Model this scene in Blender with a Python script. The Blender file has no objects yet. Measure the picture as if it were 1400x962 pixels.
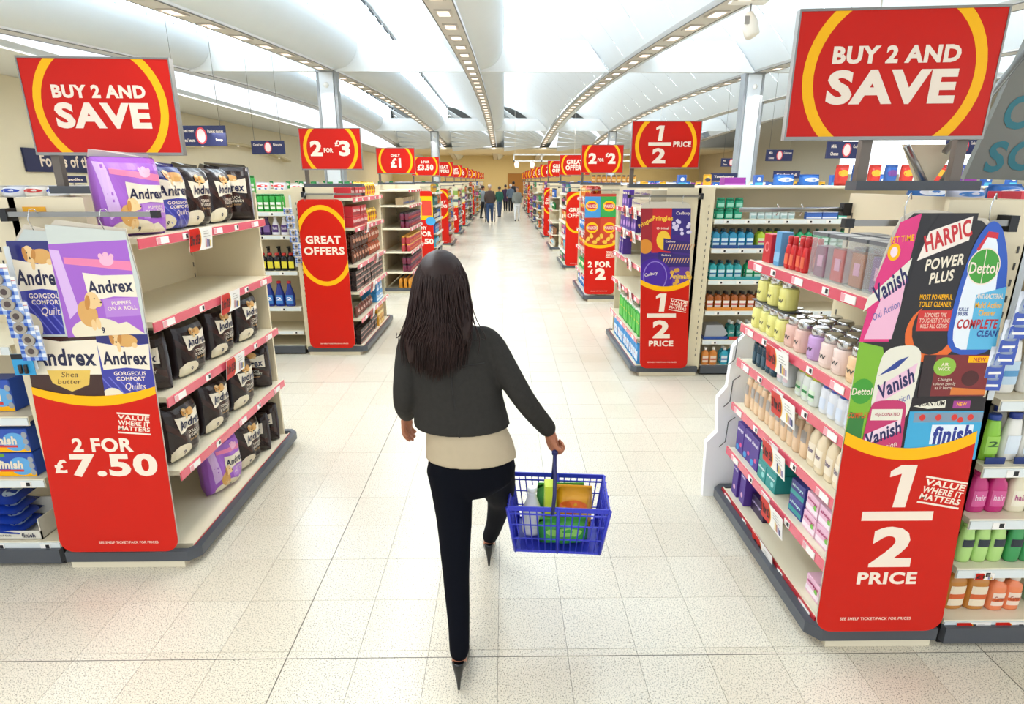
import bpy, bmesh, math, random
from mathutils import Vector, Matrix
random.seed(7)
S = bpy.context.scene
COL = S.collection
PI = math.pi

# ------------------------------------------------------------------ camera
H, F, PITCH = 1.95, 785.0, math.radians(16.6)
YAW = math.atan(10*math.cos(PITCH)/F)
cd = bpy.data.cameras.new('camera'); cam = bpy.data.objects.new('camera', cd); COL.objects.link(cam)
cd.sensor_width = 36; cd.lens = F/1400*36; cd.clip_end = 300; cd.clip_start = .05
cam.location = (0, 0, H); cam.rotation_euler = (PI/2-PITCH, 0, -YAW)
S.camera = cam
# ------------------------------------------------------------------ light and exposure
w = bpy.data.worlds.new('world'); S.world = w; w.use_nodes = True
w.node_tree.nodes['Background'].inputs[0].default_value = (.86, .93, 1, 1)
w.node_tree.nodes['Background'].inputs[1].default_value = 1.0
S.view_settings.view_transform = 'Standard'; S.view_settings.look = 'None'
S.view_settings.gamma = 1; S.view_settings.exposure = 0.6
SKY_STRENGTH = 4.2
def area(name, loc, size, power, color=(1,1,1), rot=(0,0,0)):
    l = bpy.data.lights.new(name, 'AREA'); l.shape = 'RECTANGLE'; l.size, l.size_y = size; l.energy = power; l.color = color
    o = bpy.data.objects.new(name, l); COL.objects.link(o); o.location = loc; o.rotation_euler = rot
    return o
def arch(y): return 6.0-.0014*(y-40)**2
RIBS = [-10.9, -6.0, -1.1, 3.9, 8.9, 13.8, 18.7]
# the strip of recessed lamps under every roof rib
for x in RIBS[:6]:
    for (y0, y1) in ((-5, 14), (14, 36), (36, 62)):
        ym = (y0+y1)/2
        area('rib_downlights', (x, ym, min(arch(y0), arch(y1))-.25), (.35, y1-y0), 110 if x < 10 else 80, (1, .97, .93))
# fill lights without fittings, added to brighten the far end
for x in (-9, -1, 7, 16): area('far_fill_lights', (x, 66, 4.7), (5, 10), 220, (1, .9, .72))
# daylight sun through the roof lights
sun = bpy.data.lights.new('sun', 'SUN'); sun.energy = .6; sun.angle = .35; sun.color = (1, .95, .86)
so = bpy.data.objects.new('sun', sun); COL.objects.link(so); so.rotation_euler = (math.radians(38), math.radians(-28), 0)

# ------------------------------------------------------------------ materials
def lin(h):
    h = h.lstrip('#'); r = [int(h[i:i+2], 16)/255 for i in (0, 2, 4)]
    return tuple((c/12.92 if c <= .04045 else ((c+.055)/1.055)**2.4) for c in r)+(1,)
MATS = {}
def mat(h, rough=.45, metal=0., name=None, noise=0., scale=30., bump=0., coat=0., trans=0., emit=0., alpha=1.):
    k = (h, rough, metal, noise, scale, bump, coat, trans, emit, alpha)
    if k in MATS: return MATS[k]
    m = bpy.data.materials.new(name or 'paint_'+h.strip('#').lower()); m.use_nodes = True
    n = m.node_tree.nodes; b = n['Principled BSDF']; L = m.node_tree.links
    b.inputs['Base Color'].default_value = lin(h); b.inputs['Roughness'].default_value = rough
    b.inputs['Metallic'].default_value = metal; b.inputs['Coat Weight'].default_value = coat
    b.inputs['Transmission Weight'].default_value = trans; b.inputs['Alpha'].default_value = alpha
    if emit: b.inputs['Emission Color'].default_value = lin(h); b.inputs['Emission Strength'].default_value = emit
    if noise or bump:
        tc = n.new('ShaderNodeTexCoord'); t = n.new('ShaderNodeTexNoise'); t.inputs['Scale'].default_value = scale; t.inputs['Detail'].default_value = 4
        L.new(tc.outputs['Object'], t.inputs['Vector'])
        if noise:
            mx = n.new('ShaderNodeMix'); mx.data_type = 'RGBA'
            c = lin(h); mx.inputs[6].default_value = tuple(x*(1-noise) for x in c[:3])+(1,)
            mx.inputs[7].default_value = tuple(min(1, x*(1+noise)) for x in c[:3])+(1,)
            L.new(t.outputs[0], mx.inputs[0]); L.new(mx.outputs[2], b.inputs['Base Color'])
        if bump:
            bp = n.new('ShaderNodeBump'); bp.inputs['Strength'].default_value = bump; bp.inputs['Distance'].default_value = .01
            L.new(t.outputs[0], bp.inputs['Height']); L.new(bp.outputs[0], b.inputs['Normal'])
    MATS[k] = m; return m
RED = mat('#CB1D10', .32, name='promo_red', noise=.04, scale=3); YEL = mat('#FDB913', .35, name='promo_yellow'); TXT = mat('#F4E3D0', .4, name='print_cream')
WHITE = mat('#F2F0EA', .45, name='white_plastic'); CREAM = mat('#E2D4B4', .38, name='cream_steel', noise=.03, scale=4)
SHELF = mat('#E6DCC2', .3, name='shelf_steel', noise=.03, scale=6); GREY = mat('#4A4E55', .4, name='bumper_grey'); DARK = mat('#15161A', .5, name='black_plastic')
for m_ in (RED, YEL, TXT): m_.node_tree.nodes['Principled BSDF'].inputs['Specular IOR Level'].default_value = .2
STEEL = mat('#8B8984', .3, .8, name='brushed_steel'); BRONZE = mat('#6E655C', .35, .6, name='bronze_steel'); CHROME = mat('#C9CACB', .15, .9, name='chrome')
PINK = mat('#DC5A6C', .25, name='pink_price_rail', coat=.3); DRED = mat('#B8252E', .25, name='red_price_rail', coat=.3); PAPER = mat('#F3EFE8', .6, name='ticket_paper'); INK = mat('#17171C', .6, name='black_ink')
NAVY = mat('#1C2350', .45, name='navy_sign'); WALLC = mat('#E7DDC2', .7, name='cream_wall', noise=.03, scale=2)
CLEAR = mat('#EAF2F2', .06, name='clear_acrylic', alpha=.22)
def C(h, r=.4, **k): return mat(h, r, **k)

# ------------------------------------------------------------------ mesh building
class MB:
    def __init__(s): s.v = []; s.f = []; s.mi = []; s.mats = []; s.cur = 0; s.smooth = []
    def m(s, mt):
        if mt not in s.mats: s.mats.append(mt)
        s.cur = s.mats.index(mt); return s
    def add(s, vs, fs, smooth=False):
        o = len(s.v); s.v += [tuple(p) for p in vs]
        for f in fs: s.f.append(tuple(i+o for i in f)); s.mi.append(s.cur); s.smooth.append(smooth)
        return s
    def box(s, x0, x1, y0, y1, z0, z1, c=0.):
        if c <= 0:
            v = [(x, y, z) for x in (x0, x1) for y in (y0, y1) for z in (z0, z1)]
            return s.add(v, [(0,1,3,2), (4,6,7,5), (0,4,5,1), (2,3,7,6), (0,2,6,4), (1,5,7,3)])
        # chamfered on the edges running round the top view and the top rim
        def ring(d, z): return [(x0+d+c, y0+d, z), (x1-d-c, y0+d, z), (x1-d, y0+d+c, z), (x1-d, y1-d-c, z), (x1-d-c, y1-d, z), (x0+d+c, y1-d, z), (x0+d, y1-d-c, z), (x0+d, y0+d+c, z)]
        R = [ring(c, z0), ring(0, z0+c), ring(0, z1-c), ring(c, z1)]
        vs = sum(R, []); fs = [tuple(range(7, -1, -1)), tuple(range(24, 32))]
        for k in range(3): fs += [(k*8+i, k*8+(i+1) % 8, k*8+8+(i+1) % 8, k*8+8+i) for i in range(8)]
        return s.add(vs, fs)
    def lathe(s, prof, n=16, sx=1., sy=1., cx=0., cy=0., cz=0., power=2.):
        vs = []; fs = []
        for (r, z) in prof:
            for i in range(n):
                a = 2*PI*i/n; c_, s_ = math.cos(a), math.sin(a)
                k = (abs(c_)**power+abs(s_)**power)**(-1/power)
                vs.append((cx+r*sx*c_*k, cy+r*sy*s_*k, cz+z))
        for k in range(len(prof)-1): fs += [(k*n+i, k*n+(i+1) % n, k*n+n+(i+1) % n, k*n+n+i) for i in range(n)]
        s.add(vs, fs, True)
        o = len(s.v)-len(vs)
        s.f.append(tuple(o+i for i in range(n-1, -1, -1))); s.mi.append(s.cur); s.smooth.append(False)
        s.f.append(tuple(o+(len(prof)-1)*n+i for i in range(n))); s.mi.append(s.cur); s.smooth.append(False)
        return s
    def tube(s, pts, rad, n=8, sy=1.):
        if not isinstance(rad, (list, tuple)): rad = [rad]*len(pts)
        P = [Vector(p) for p in pts]; vs = []; fs = []; up = None
        for i, p in enumerate(P):
            t = (P[min(i+1, len(P)-1)]-P[max(i-1, 0)]).normalized()
            if up is None: up = Vector((0, 0, 1)) if abs(t.z) < .9 else Vector((0, 1, 0))
            a = t.cross(up); a = a.normalized() if a.length > 1e-6 else Vector((1, 0, 0)); b = a.cross(t).normalized(); up = b
            for k in range(n):
                an = 2*PI*k/n; vs.append(p+a*math.cos(an)*rad[i]+b*math.sin(an)*rad[i]*sy)
        for k in range(len(P)-1): fs += [(k*n+i, k*n+(i+1) % n, k*n+n+(i+1) % n, k*n+n+i) for i in range(n)]
        s.add(vs, fs, True); o = len(s.v)-len(vs)
        s.add([], []); s.f += [tuple(o+i for i in range(n-1, -1, -1)), tuple(o+(len(P)-1)*n+i for i in range(n))]; s.mi += [s.cur]*2; s.smooth += [True]*2
        return s
    def ball(s, c, r, n=12, rings=8, rx=1, ry=1, rz=1):
        pr = [(max(.001, math.sin(PI*k/rings))*r, -math.cos(PI*k/rings)*r*rz) for k in range(rings+1)]
        return s.lathe(pr, n, rx, ry, c[0], c[1], c[2])
    def prism(s, poly, a0, a1, axis='y'):
        n = len(poly)
        def P(p, a): return {'y': (p[0], a, p[1]), 'x': (a, p[0], p[1]), 'z': (p[0], p[1], a)}[axis]
        vs = [P(p, a0) for p in poly]+[P(p, a1) for p in poly]
        return s.add(vs, [tuple(range(n)), tuple(range(2*n-1, n-1, -1))]+[(i, n+i, n+(i+1) % n, (i+1) % n) for i in range(n)])
    def mesh(s, name):
        me = bpy.data.meshes.new(name); me.from_pydata(s.v, [], s.f)
        for mt in s.mats: me.materials.append(mt)
        me.polygons.foreach_set('material_index', s.mi); me.polygons.foreach_set('use_smooth', s.smooth)
        me.validate(); bm = bmesh.new(); bm.from_mesh(me); bmesh.ops.recalc_face_normals(bm, faces=bm.faces); bm.to_mesh(me); bm.free()
        return me

# ------------------------------------------------------------------ flat printed artwork (flat shapes laid on a surface)
TC = {}
def text_mesh(s, bold):
    k = (s, bold)
    if k in TC: return TC[k]
    if s == '1' and bold > .04:
        TC[k] = ([(-.5, .22), (-.5, .36), (-.12, .5), (.5, .5), (.28, -.5), (-.22, -.5), (-.06, .30)], [(0, 6, 2, 1), (6, 5, 4, 3), (6, 3, 2)], .5); return TC[k]
    c = bpy.data.curves.new('t', 'FONT'); c.body = s; c.size = 1; c.offset = bold; c.resolution_u = 3; c.space_line = .95; c.space_character = 1.04+bold; c.align_x = 'CENTER'
    o = bpy.data.objects.new('t', c); me = bpy.data.meshes.new_from_object(o)
    v = [(p.co.x, p.co.y) for p in me.vertices]; f = [tuple(p.vertices) for p in me.polygons]
    bpy.data.meshes.remove(me); bpy.data.objects.remove(o); bpy.data.curves.remove(c)
    x0 = min(p[0] for p in v); x1 = max(p[0] for p in v); y0 = min(p[1] for p in v); y1 = max(p[1] for p in v)
    v = [((x-(x0+x1)/2)/(x1-x0), (y-(y0+y1)/2)/(y1-y0)) for x, y in v]
    TC[k] = (v, f, (x1-x0)/(y1-y0)); return TC[k]
def clip(poly, ax, val, keep_gt):
    out = []
    for i in range(len(poly)):
        a, b = poly[i], poly[(i+1) % len(poly)]
        ia = (a[ax] >= val) == keep_gt or a[ax] == val; ib = (b[ax] >= val) == keep_gt or b[ax] == val
        if ia: out.append(a)
        if ia != ib:
            t = (val-a[ax])/(b[ax]-a[ax]); out.append((a[0]+(b[0]-a[0])*t, a[1]+(b[1]-a[1])*t))
    return out if len(out) > 2 else None
class Art:
    def __init__(s): s.L = []          # (material, faces as lists of 2d points, level, is_text)
    def faces(s, m, fs, lv, txt=False, bounds=None):
        if bounds:
            r = []
            for f in fs:
                for ax, v, g in ((0, bounds[0], True), (0, bounds[2], False), (1, bounds[1], True), (1, bounds[3], False)):
                    f = clip(f, ax, v, g) if f else None
                if f: r.append(f)
            fs = r
        s.L.append((m, fs, lv+len(s.L)*.02, txt)); return s
    def rect(s, x0, y0, x1, y1, m, lv=1): return s.faces(m, [[(x0, y0), (x1, y0), (x1, y1), (x0, y1)]], lv)
    def poly(s, pts, m, lv=1, b=None): return s.faces(m, [list(pts)], lv, bounds=b)
    def ell(s, cx, cy, rx, ry, m, lv=1, rot=0, a0=0, a1=360, b=None, n=20):
        c, si = math.cos(rot), math.sin(rot); pts = []
        for k in range(n+1 if a1-a0 < 360 else n):
            a = math.radians(a0+(a1-a0)*k/n); x, y = rx*math.cos(a), ry*math.sin(a); pts.append((cx+x*c-y*si, cy+x*si+y*c))
        return s.faces(m, [pts], lv, bounds=b)
    def ring(s, cx, cy, rx, ry, th, m, lv=1, b=None, a0=0, a1=360, n=48, k=1.):
        fs = []
        for i in range(n):
            a, c = [math.radians(a0+(a1-a0)*j/n) for j in (i, i+1)]
            fs.append([(cx+rx*math.cos(a), cy+ry*math.sin(a)), (cx+rx*math.cos(c), cy+ry*math.sin(c)), (cx+(rx-th)*math.cos(c), cy+(ry-th*k)*math.sin(c)), (cx+(rx-th)*math.cos(a), cy+(ry-th*k)*math.sin(a))])
        return s.faces(m, fs, lv, bounds=b)
    def text(s, t, cx, cy, w, h, m, lv=3, bold=.02, shear=0., rot=0., keep=False):
        v, f, asp = text_mesh(t, bold)
        if keep or h is None: h = w/asp
        if w is None: w = h*asp
        c, si = math.cos(rot), math.sin(rot)
        q = []
        for x, y in v:
            X, Y = x*w+y*h*shear, y*h; q.append((cx+X*c-Y*si, cy+X*si+Y*c))
        return s.faces(m, [[q[i] for i in g] for g in f], lv, True)
    def put(s, o, x, y, w, h, lv=0, rot=0., b=None):      # another artwork (in unit square) placed inside
        c, si = math.cos(rot), math.sin(rot)
        for m, fs, l, t in o.L:
            g = []
            for f in fs: g.append([(x+(a*w)*c-(d*h)*si, y+(a*w)*si+(d*h)*c) for a, d in f])
            s.faces(m, g, l+lv, t, b)
        return s
    def mb(s, surf, eps=.0005, step=None, only=None, back=False):
        B = MB()
        for m, fs, lv, t in s.L:
            if only is not None and t != only: continue
            B.m(m)
            for f in fs:
                parts = [f]
                if step:
                    x0 = min(p[0] for p in f); x1 = max(p[0] for p in f)
                    k0, k1 = math.floor(x0/step), math.ceil(x1/step); parts = []
                    for k in range(k0, k1):
                        g = f
                        if k > k0: g = clip(g, 0, k*step, True)
                        if g and k < k1-1: g = clip(g, 0, (k+1)*step, False)
                        if g: parts.append(g)
                    y0 = min(p[1] for p in f); y1 = max(p[1] for p in f)
                    if y1-y0 > step*2:
                        r = []
                        st = step*2
                        for g0 in parts:
                            k0, k1 = math.floor(y0/st), math.ceil(y1/st)
                            for k in range(k0, k1):
                                g = clip(g0, 1, k*st, True); g = clip(g, 1, (k+1)*st, False) if g else None
                                if g: r.append(g)
                        parts = r
                for g in parts: B.add([(a, surf(a, d)-eps*lv, d) for a, d in g], [tuple(range(len(g)))])
        return B
def flat(y): return lambda a, b: y

# ------------------------------------------------------------------ scene objects
ORD = 'first second third fourth fifth sixth seventh eighth ninth tenth eleventh twelfth thirteenth fourteenth fifteenth sixteenth seventeenth eighteenth nineteenth twentieth'.split()
def od(i): return ORD[i] if i < 20 else 'number %d' % (i+1)
def tagit(o, label=None, cat=None, group=None, kind=None):
    if label: o['label'] = label
    if cat: o['category'] = cat
    if group: o['group'] = group
    if kind: o['kind'] = kind
    return o
def link(name, me, parent=None, loc=(0,0,0), rz=0.):
    o = bpy.data.objects.new(name, me); COL.objects.link(o); o.location = loc; o.rotation_euler = (0, 0, rz)
    if parent: o.parent = parent
    return o
def obj(name, B, parent=None, loc=(0,0,0), rz=0.): return link(name, B.mesh(name), parent, loc, rz)
def struct(name, B, parent=None): 
    o = obj(name, B, parent)
    if not parent: o['kind'] = 'structure'
    return o
def thing(name, label, cat, loc=(0,0,0), rz=0., group=None): return tagit(link(name, None, None, loc, rz), label, cat, group)
class Proto:      # name, [(part, mesh, [(sub, mesh)...])]
    def __init__(s, name, cat, parts, label=None):
        s.name, s.cat = name, cat; s.parts = []
        for p in parts:
            if p[1] is None or not p[1].f: continue
            s.parts.append((p[0], p[1].mesh(name+'_'+p[0]), [(q[0], q[1].mesh(q[0])) for q in (p[2] if len(p) > 2 else []) if q[1].f]))
    def place(s, label, loc, rz=0., group=None, sc=1., tilt=None):
        if len(s.parts) == 1 and not s.parts[0][2]:
            r = link(s.name, s.parts[0][1], None, loc, rz); tagit(r, label, s.cat, group)
        else:
            r = thing(s.name, label, s.cat, loc, rz, group)
            for n, me, sub in s.parts:
                o = link(n, me, r)
                for n2, m2 in sub: link(n2, m2, o)
        if sc != 1.: r.scale = (sc,)*3 if not isinstance(sc, tuple) else sc
        if tilt: r.rotation_euler = (tilt[0], tilt[1], rz)
        return r
# ------------------------------------------------------------------ floor
def floor_material():
    m = bpy.data.materials.new('speckled_vinyl_tile'); m.use_nodes = True
    n = m.node_tree.nodes; L = m.node_tree.links; b = n['Principled BSDF']
    g = n.new('ShaderNodeNewGeometry')
    def N(t, **k):
        x = n.new(t)
        for a, v in k.items(): setattr(x, a, v)
        return x
    sc = N('ShaderNodeVectorMath', operation='DIVIDE'); sc.inputs[1].default_value = (.3, .316, 1); L.new(g.outputs['Position'], sc.inputs[0])
    ad = N('ShaderNodeVectorMath', operation='ADD'); ad.inputs[1].default_value = (.12, -.396, 0); L.new(sc.outputs[0], ad.inputs[0])
    fl = N('ShaderNodeVectorMath', operation='FLOOR'); L.new(ad.outputs[0], fl.inputs[0])
    wn = N('ShaderNodeTexWhiteNoise', noise_dimensions='2D'); L.new(fl.outputs[0], wn.inputs['Vector'])
    def fleck(scale, th, seed):
        mp = N('ShaderNodeMapping'); mp.inputs['Location'].default_value = (seed, seed, 0); L.new(g.outputs['Position'], mp.inputs[0])
        dn = N('ShaderNodeTexNoise'); dn.inputs['Scale'].default_value = scale*.7; L.new(mp.outputs[0], dn.inputs['Vector'])
        mx = N('ShaderNodeMix', data_type='RGBA', blend_type='ADD'); mx.inputs[0].default_value = .012; L.new(mp.outputs[0], mx.inputs[6]); L.new(dn.outputs['Color'], mx.inputs[7])
        v = N('ShaderNodeTexVoronoi', voronoi_dimensions='2D'); v.inputs['Scale'].default_value = scale; L.new(mx.outputs[2], v.inputs['Vector'])
        c = N('ShaderNodeMath', operation='LESS_THAN'); c.inputs[1].default_value = th; L.new(v.outputs['Distance'], c.inputs[0]); return c
    base = N('ShaderNodeMix', data_type='RGBA'); base.inputs[6].default_value = lin('#DDD3BE'); base.inputs[7].default_value = lin('#E4DCC9'); L.new(wn.outputs[0], base.inputs[0])
    cur = base.outputs[2]
    for s_, th, sd, col in ((120, .15, 3.1, '#8A8476'), (80, .12, 9.7, '#5E5A52'), (170, .14, 21.3, '#B5A78C')):
        f = fleck(s_, th, sd); mx = N('ShaderNodeMix', data_type='RGBA'); mx.inputs[7].default_value = lin(col)
        L.new(f.outputs[0], mx.inputs[0]); L.new(cur, mx.inputs[6]); cur = mx.outputs[2]
    # worn, slightly dirty patches
    dn = N('ShaderNodeTexNoise'); dn.inputs['Scale'].default_value = .9; dn.inputs['Detail'].default_value = 6; L.new(g.outputs['Position'], dn.inputs['Vector'])
    rp = N('ShaderNodeMapRange'); rp.inputs[1].default_value = .55; rp.inputs[2].default_value = .75; rp.inputs[4].default_value = .22; L.new(dn.outputs[0], rp.inputs[0])
    mx = N('ShaderNodeMix', data_type='RGBA', blend_type='MULTIPLY'); mx.inputs[7].default_value = lin('#C9BCA4'); L.new(rp.outputs[0], mx.inputs[0]); L.new(cur, mx.inputs[6])
    L.new(mx.outputs[2], b.inputs['Base Color'])
    rr = N('ShaderNodeMapRange'); rr.inputs[3].default_value = .16; rr.inputs[4].default_value = .30; L.new(dn.outputs[0], rr.inputs[0]); L.new(rr.outputs[0], b.inputs['Roughness'])
    b.inputs['Specular IOR Level'].default_value = .6
    return m
TILE = floor_material()
TX, TY = .3, .316; FX, FY = -.036, .125
fb = MB().m(C('#6B665C', .7)).box(-16, 30, -4, 80, -.1, -.004)
floor = struct('floor', fb)
tb = MB().m(TILE).box(.0009, TX-.0009, .0009, TY-.0009, -.005, 0); tmesh = tb.mesh('tile')
cells = []
def heavy(i): return (i-5) % 8 == 0
for j in range(3, 26):
    for i in range(-40, 40):
        x, y = FX+i*TX, FY+j*TY
        v = Vector((x+.15, y+.15, -H)); d = v.y*math.cos(PITCH)-v.z*math.sin(PITCH)*1.0
        d = v.y*math.cos(PITCH)+H*math.sin(PITCH); up = v.y*math.sin(PITCH)-H*math.cos(PITCH)
        px = 700+F*v.x/d; py = 481-F*up/d
        if -25 < px < 1425 and -10 < py < 985 and not (x < -1.95 and y > 2.7) and not (x > 1.6 and y > 2.2): cells.append((y*y+x*x*.2, i, j))
cells.sort(); near = set((i, j) for _, i, j in cells[:300])
for i, j in sorted(near): link('tile', tmesh, floor, (FX+i*TX, FY+j*TY, 0))
sb = MB().m(TILE)
for j in range(-12, 250):
    for i in range(-52, 98):
        if (i, j) in near: continue
        x, y = FX+i*TX, FY+j*TY; g = .0009
        if j < 30: sb.box(x+g, x+TX-g, y+g, y+TY-g, -.005, 0)
        else: sb.add([(x+g, y+g, 0), (x+TX-g, y+g, 0), (x+TX-g, y+TY-g, 0), (x+g, y+TY-g, 0)], [(0,1,2,3)])
o = obj('tile_field', sb, floor); o['kind'] = 'stuff'
jb = MB().m(C('#5E584C', .8))
for x in (-.9365, 2.064, -3.937): jb.box(x-.002, x+.002, -3, 75, -.003, .0006)
for y in (.125+5.875*TY*1, 5.497, 9.29): jb.box(-12, 26, y-.0015, y+.0015, -.003, .0006)
obj('expansion_joint', jb, floor)

# ------------------------------------------------------------------ roof
ROOF = mat('#DEE4E8', .55, name='roof_panel', noise=.02, scale=1.5); SOFF = mat('#CFC9C1', .6, name='rib_soffit'); TIE = mat('#F2F4F4', .6, name='tie_panel')
PANE = bpy.data.materials.new('daylit_opal_pane'); PANE.use_nodes = True
pb = PANE.node_tree.nodes['Principled BSDF']; pb.inputs['Base Color'].default_value = (.8, .85, .9, 1); pb.inputs['Emission Color'].default_value = (.80, .91, 1, 1); pb.inputs['Emission Strength'].default_value = SKY_STRENGTH
LAMP = mat('#F6E4D6', .4, name='lamp_diffuser', emit=1.0); RIBW = mat('#C6BFB6', .5, name='lamp_frame')
ceiling = struct('ceiling', MB().m(C('#A7ABAC', .7)).box(-14.6, 28, -6, 80, 8.6, 8.75))
ys = [-6+2.75*k for k in range(32)]
ZC = 8.1
for n, x in enumerate(RIBS):
    rb = MB().m(SOFF)
    fine = [-6+.92*k for k in range(90)]
    for (u0, u1, dz) in ((-.24, .24, 0), ):
        vs = []
        for y in fine: z = arch(y); vs += [(x-.24, y, z), (x+.24, y, z), (x+.24, y, z+.12), (x-.24, y, z+.12)]
        fs = [(4*k+i, 4*k+(i+1) % 4, 4*k+4+(i+1) % 4, 4*k+4+i) for k in range(len(fine)-1) for i in range(4)]
        rb.add(vs, fs)
    rib = struct('trim_%d' % (n+1), rb)
    # dark shadow-gap edges of the rib
    eb = MB().m(C('#77756F', .6))
    for s in (-1, 1): eb.tube([(x+s*.245, y, arch(y)) for y in fine], .012, 4)
    obj('edge_strip', eb, rib)
    if n in (1, 2, 3, 4):
        y = 6.; 
        while y < 62:
            z = arch(y)-.012; L_ = .62 if n < 4 else .9
            b = MB().m(RIBW)
            for a0, a1, c0, c1 in ((-.15, .15, -.31, -.27), (-.15, .15, .27, .31), (-.15, -.11, -.27, .27), (.11, .15, -.27, .27)): b.box(a0, a1, c0, c1, -.02, .02)
            b.m(LAMP).box(-.11, .11, -.27, .27, -.008, .008)
            o = obj('recessed_lamp', b, rib, (x, y, z)); o.rotation_euler = (math.atan(-.0028*(y-40)), 0, 0)
            y += 1.45
    # rounded gutter tube beside the rib
    tb_ = MB().m(ROOF); vs = []; K = 9
    for y in fine:
        z = arch(y)
        for k in range(K):
            a = PI/2*k/(K-1); vs.append((x+.25+.8*math.sin(a)+.02, y, z+.05+.8*(1-math.cos(a))))
        vs.append((x+.95, y, z+1.1))
    K += 1
    tb_.add(vs, [(K*k+i, K*k+i+1, K*k+K+i+1, K*k+K+i) for k in range(len(fine)-1) for i in range(K-1)], True)
    struct('gutter_casing', tb_, rib)
    # daylit panes, mullions and the dark vents along the crest
    mul = MB().m(C('#C3C7C8', .4))
    y = -5.4
    while y < 56:
        if n < 6 and y > 2:
            z0, z1 = arch(y)+1.1, arch(y+1.38)+1.1
            pbm = MB().m(PANE); vs = [(x+.95, y+.03, z0), (x+.95, y+1.35, z1), (x+1.0, y+1.35, ZC-.1), (x+1.0, y+.03, ZC-.1)]
            pbm.add(vs+[(a+.02, b_, c) for a, b_, c in vs], [(0,1,2,3), (4,7,6,5), (0,4,5,1), (1,5,6,2), (2,6,7,3), (3,7,4,0)])
            obj('skylight_pane', pbm, rib)
            mul.box(x+.92, x+1.0, y-.02, y+.02, z0-.05, ZC)
            if 3 < y: obj('crest_vent', MB().m(DARK).box(x+.86, x+1.02, y+.2, y+1.2, ZC-.16, ZC-.02), rib)
        y += 1.38
    mul.box(x+.9, x+1.0, -5.4, 56, ZC-.04, ZC+.06); obj('mullion', mul, rib)
    # vault shell running down to the next rib, in cross panels with open seams
    zx = 4.66
    if n < 6:
        for k in range(len(ys)-1):
            if ys[k] > 52: break
            a, b_ = ys[k]+.008, ys[k+1]-.008; sh = MB().m(ROOF); vs = []; U = 13
            for y in (a, (a+b_)/2, b_):
                for i in range(U):
                    t = i/(U-1); vs.append((x+1.0+(zx-1.0)*t, y, arch(y)+.06+(ZC-arch(y))*(1-t**1.75)))
            sh.add(vs, [(U*q+i, U*q+i+1, U*q+U+i+1, U*q+U+i) for q in range(2) for i in range(U-1)], True)
            obj('vault_panel', sh, rib)
        # end louvres fanning from the crest to the next rib
        for q in range(8):
            z = 7.9-.42*q; yy = 54+.5*q
            sl = MB().m(ROOF).add([(x+1.05, yy, z), (x+1.05, yy+.6, z-.34), (x+zx, yy+2.4, arch(57)+.25-.07*q), (x+zx, yy+2.5, arch(57)+.12-.07*q),
                                   (x+1.05, yy+.05, z+.03), (x+1.05, yy+.65, z-.31), (x+zx, yy+2.45, arch(57)+.28-.07*q), (x+zx, yy+2.55, arch(57)+.15-.07*q)],
                                  [(0,1,3,2), (4,6,7,5), (0,4,5,1), (2,3,7,6), (0,2,6,4), (1,5,7,3)])
            obj('louvre', sl, rib)
        obj('louvre_end', MB().m(DARK).box(x+.95, x+1.05, 54, 55.2, 6.2, 7.9), rib)
        # white tie panel between this rib and the next
        for yt, nm in ((21.5, 'tie_panel'), (50, 'tie_panel')):
            z0 = arch(yt)-.02; z1 = z0+.95; pts = [(x+.26, z0), (x+zx+.0, z0)]
            t = ((1-(z1-arch(yt)-.06)/(ZC-arch(yt))))**(1/1.75); pts += [(x+1+(zx-1)*t, z1), (x+1.05, z1), (x+.95, z0+.6)]
            obj(nm, MB().m(TIE).prism(pts, yt-.08, yt+.08, 'y'), rib)
# upper roof over the far end, a plain soffit
far = MB().m(C('#D8CDB2', .7)).box(-14, 24, 60, 80, 4.9, 5.1); struct('trim_8', far)
def roofz(x, y):
    for r in RIBS:
        if r-.3 <= x <= r+.3: return arch(y)
        if r+.3 < x < r+1.0: return arch(y)+.9
        if r+1.0 <= x <= r+4.66: t = (x-r-1)/3.66; return arch(y)+.06+(ZC-arch(y))*(1-t**1.75)
    return 8.6
# ------------------------------------------------------------------ walls
wl = struct('wall_left', MB().m(WALLC).box(-14.3, -13.8, -2, 78, -.05, 4.75))
struct('trim_9', MB().m(C('#DDE0DF', .6)).box(-14.2, -11.1, -2, 78, 4.76, 4.95))
struct('wall_right', MB().m(C('#C9BFA9', .7)).box(24, 24.4, -2, 78, -.05, 7.2))
wf = MB().m(mat('#DCC893', .7, name='far_wall')).box(-14, 24, 74, 74.4, -.05, 5.0)
struct('wall_far', wf)
obj('wall_panel', MB().m(C('#A8742A', .5)).box(.4, 2.6, 73.9, 74, 0, 2.8), bpy.data.objects['wall_far'])
struct('baseboard_far', MB().m(GREY).box(-13.8, 24, 73.85, 73.99, 0, .15))
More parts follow.
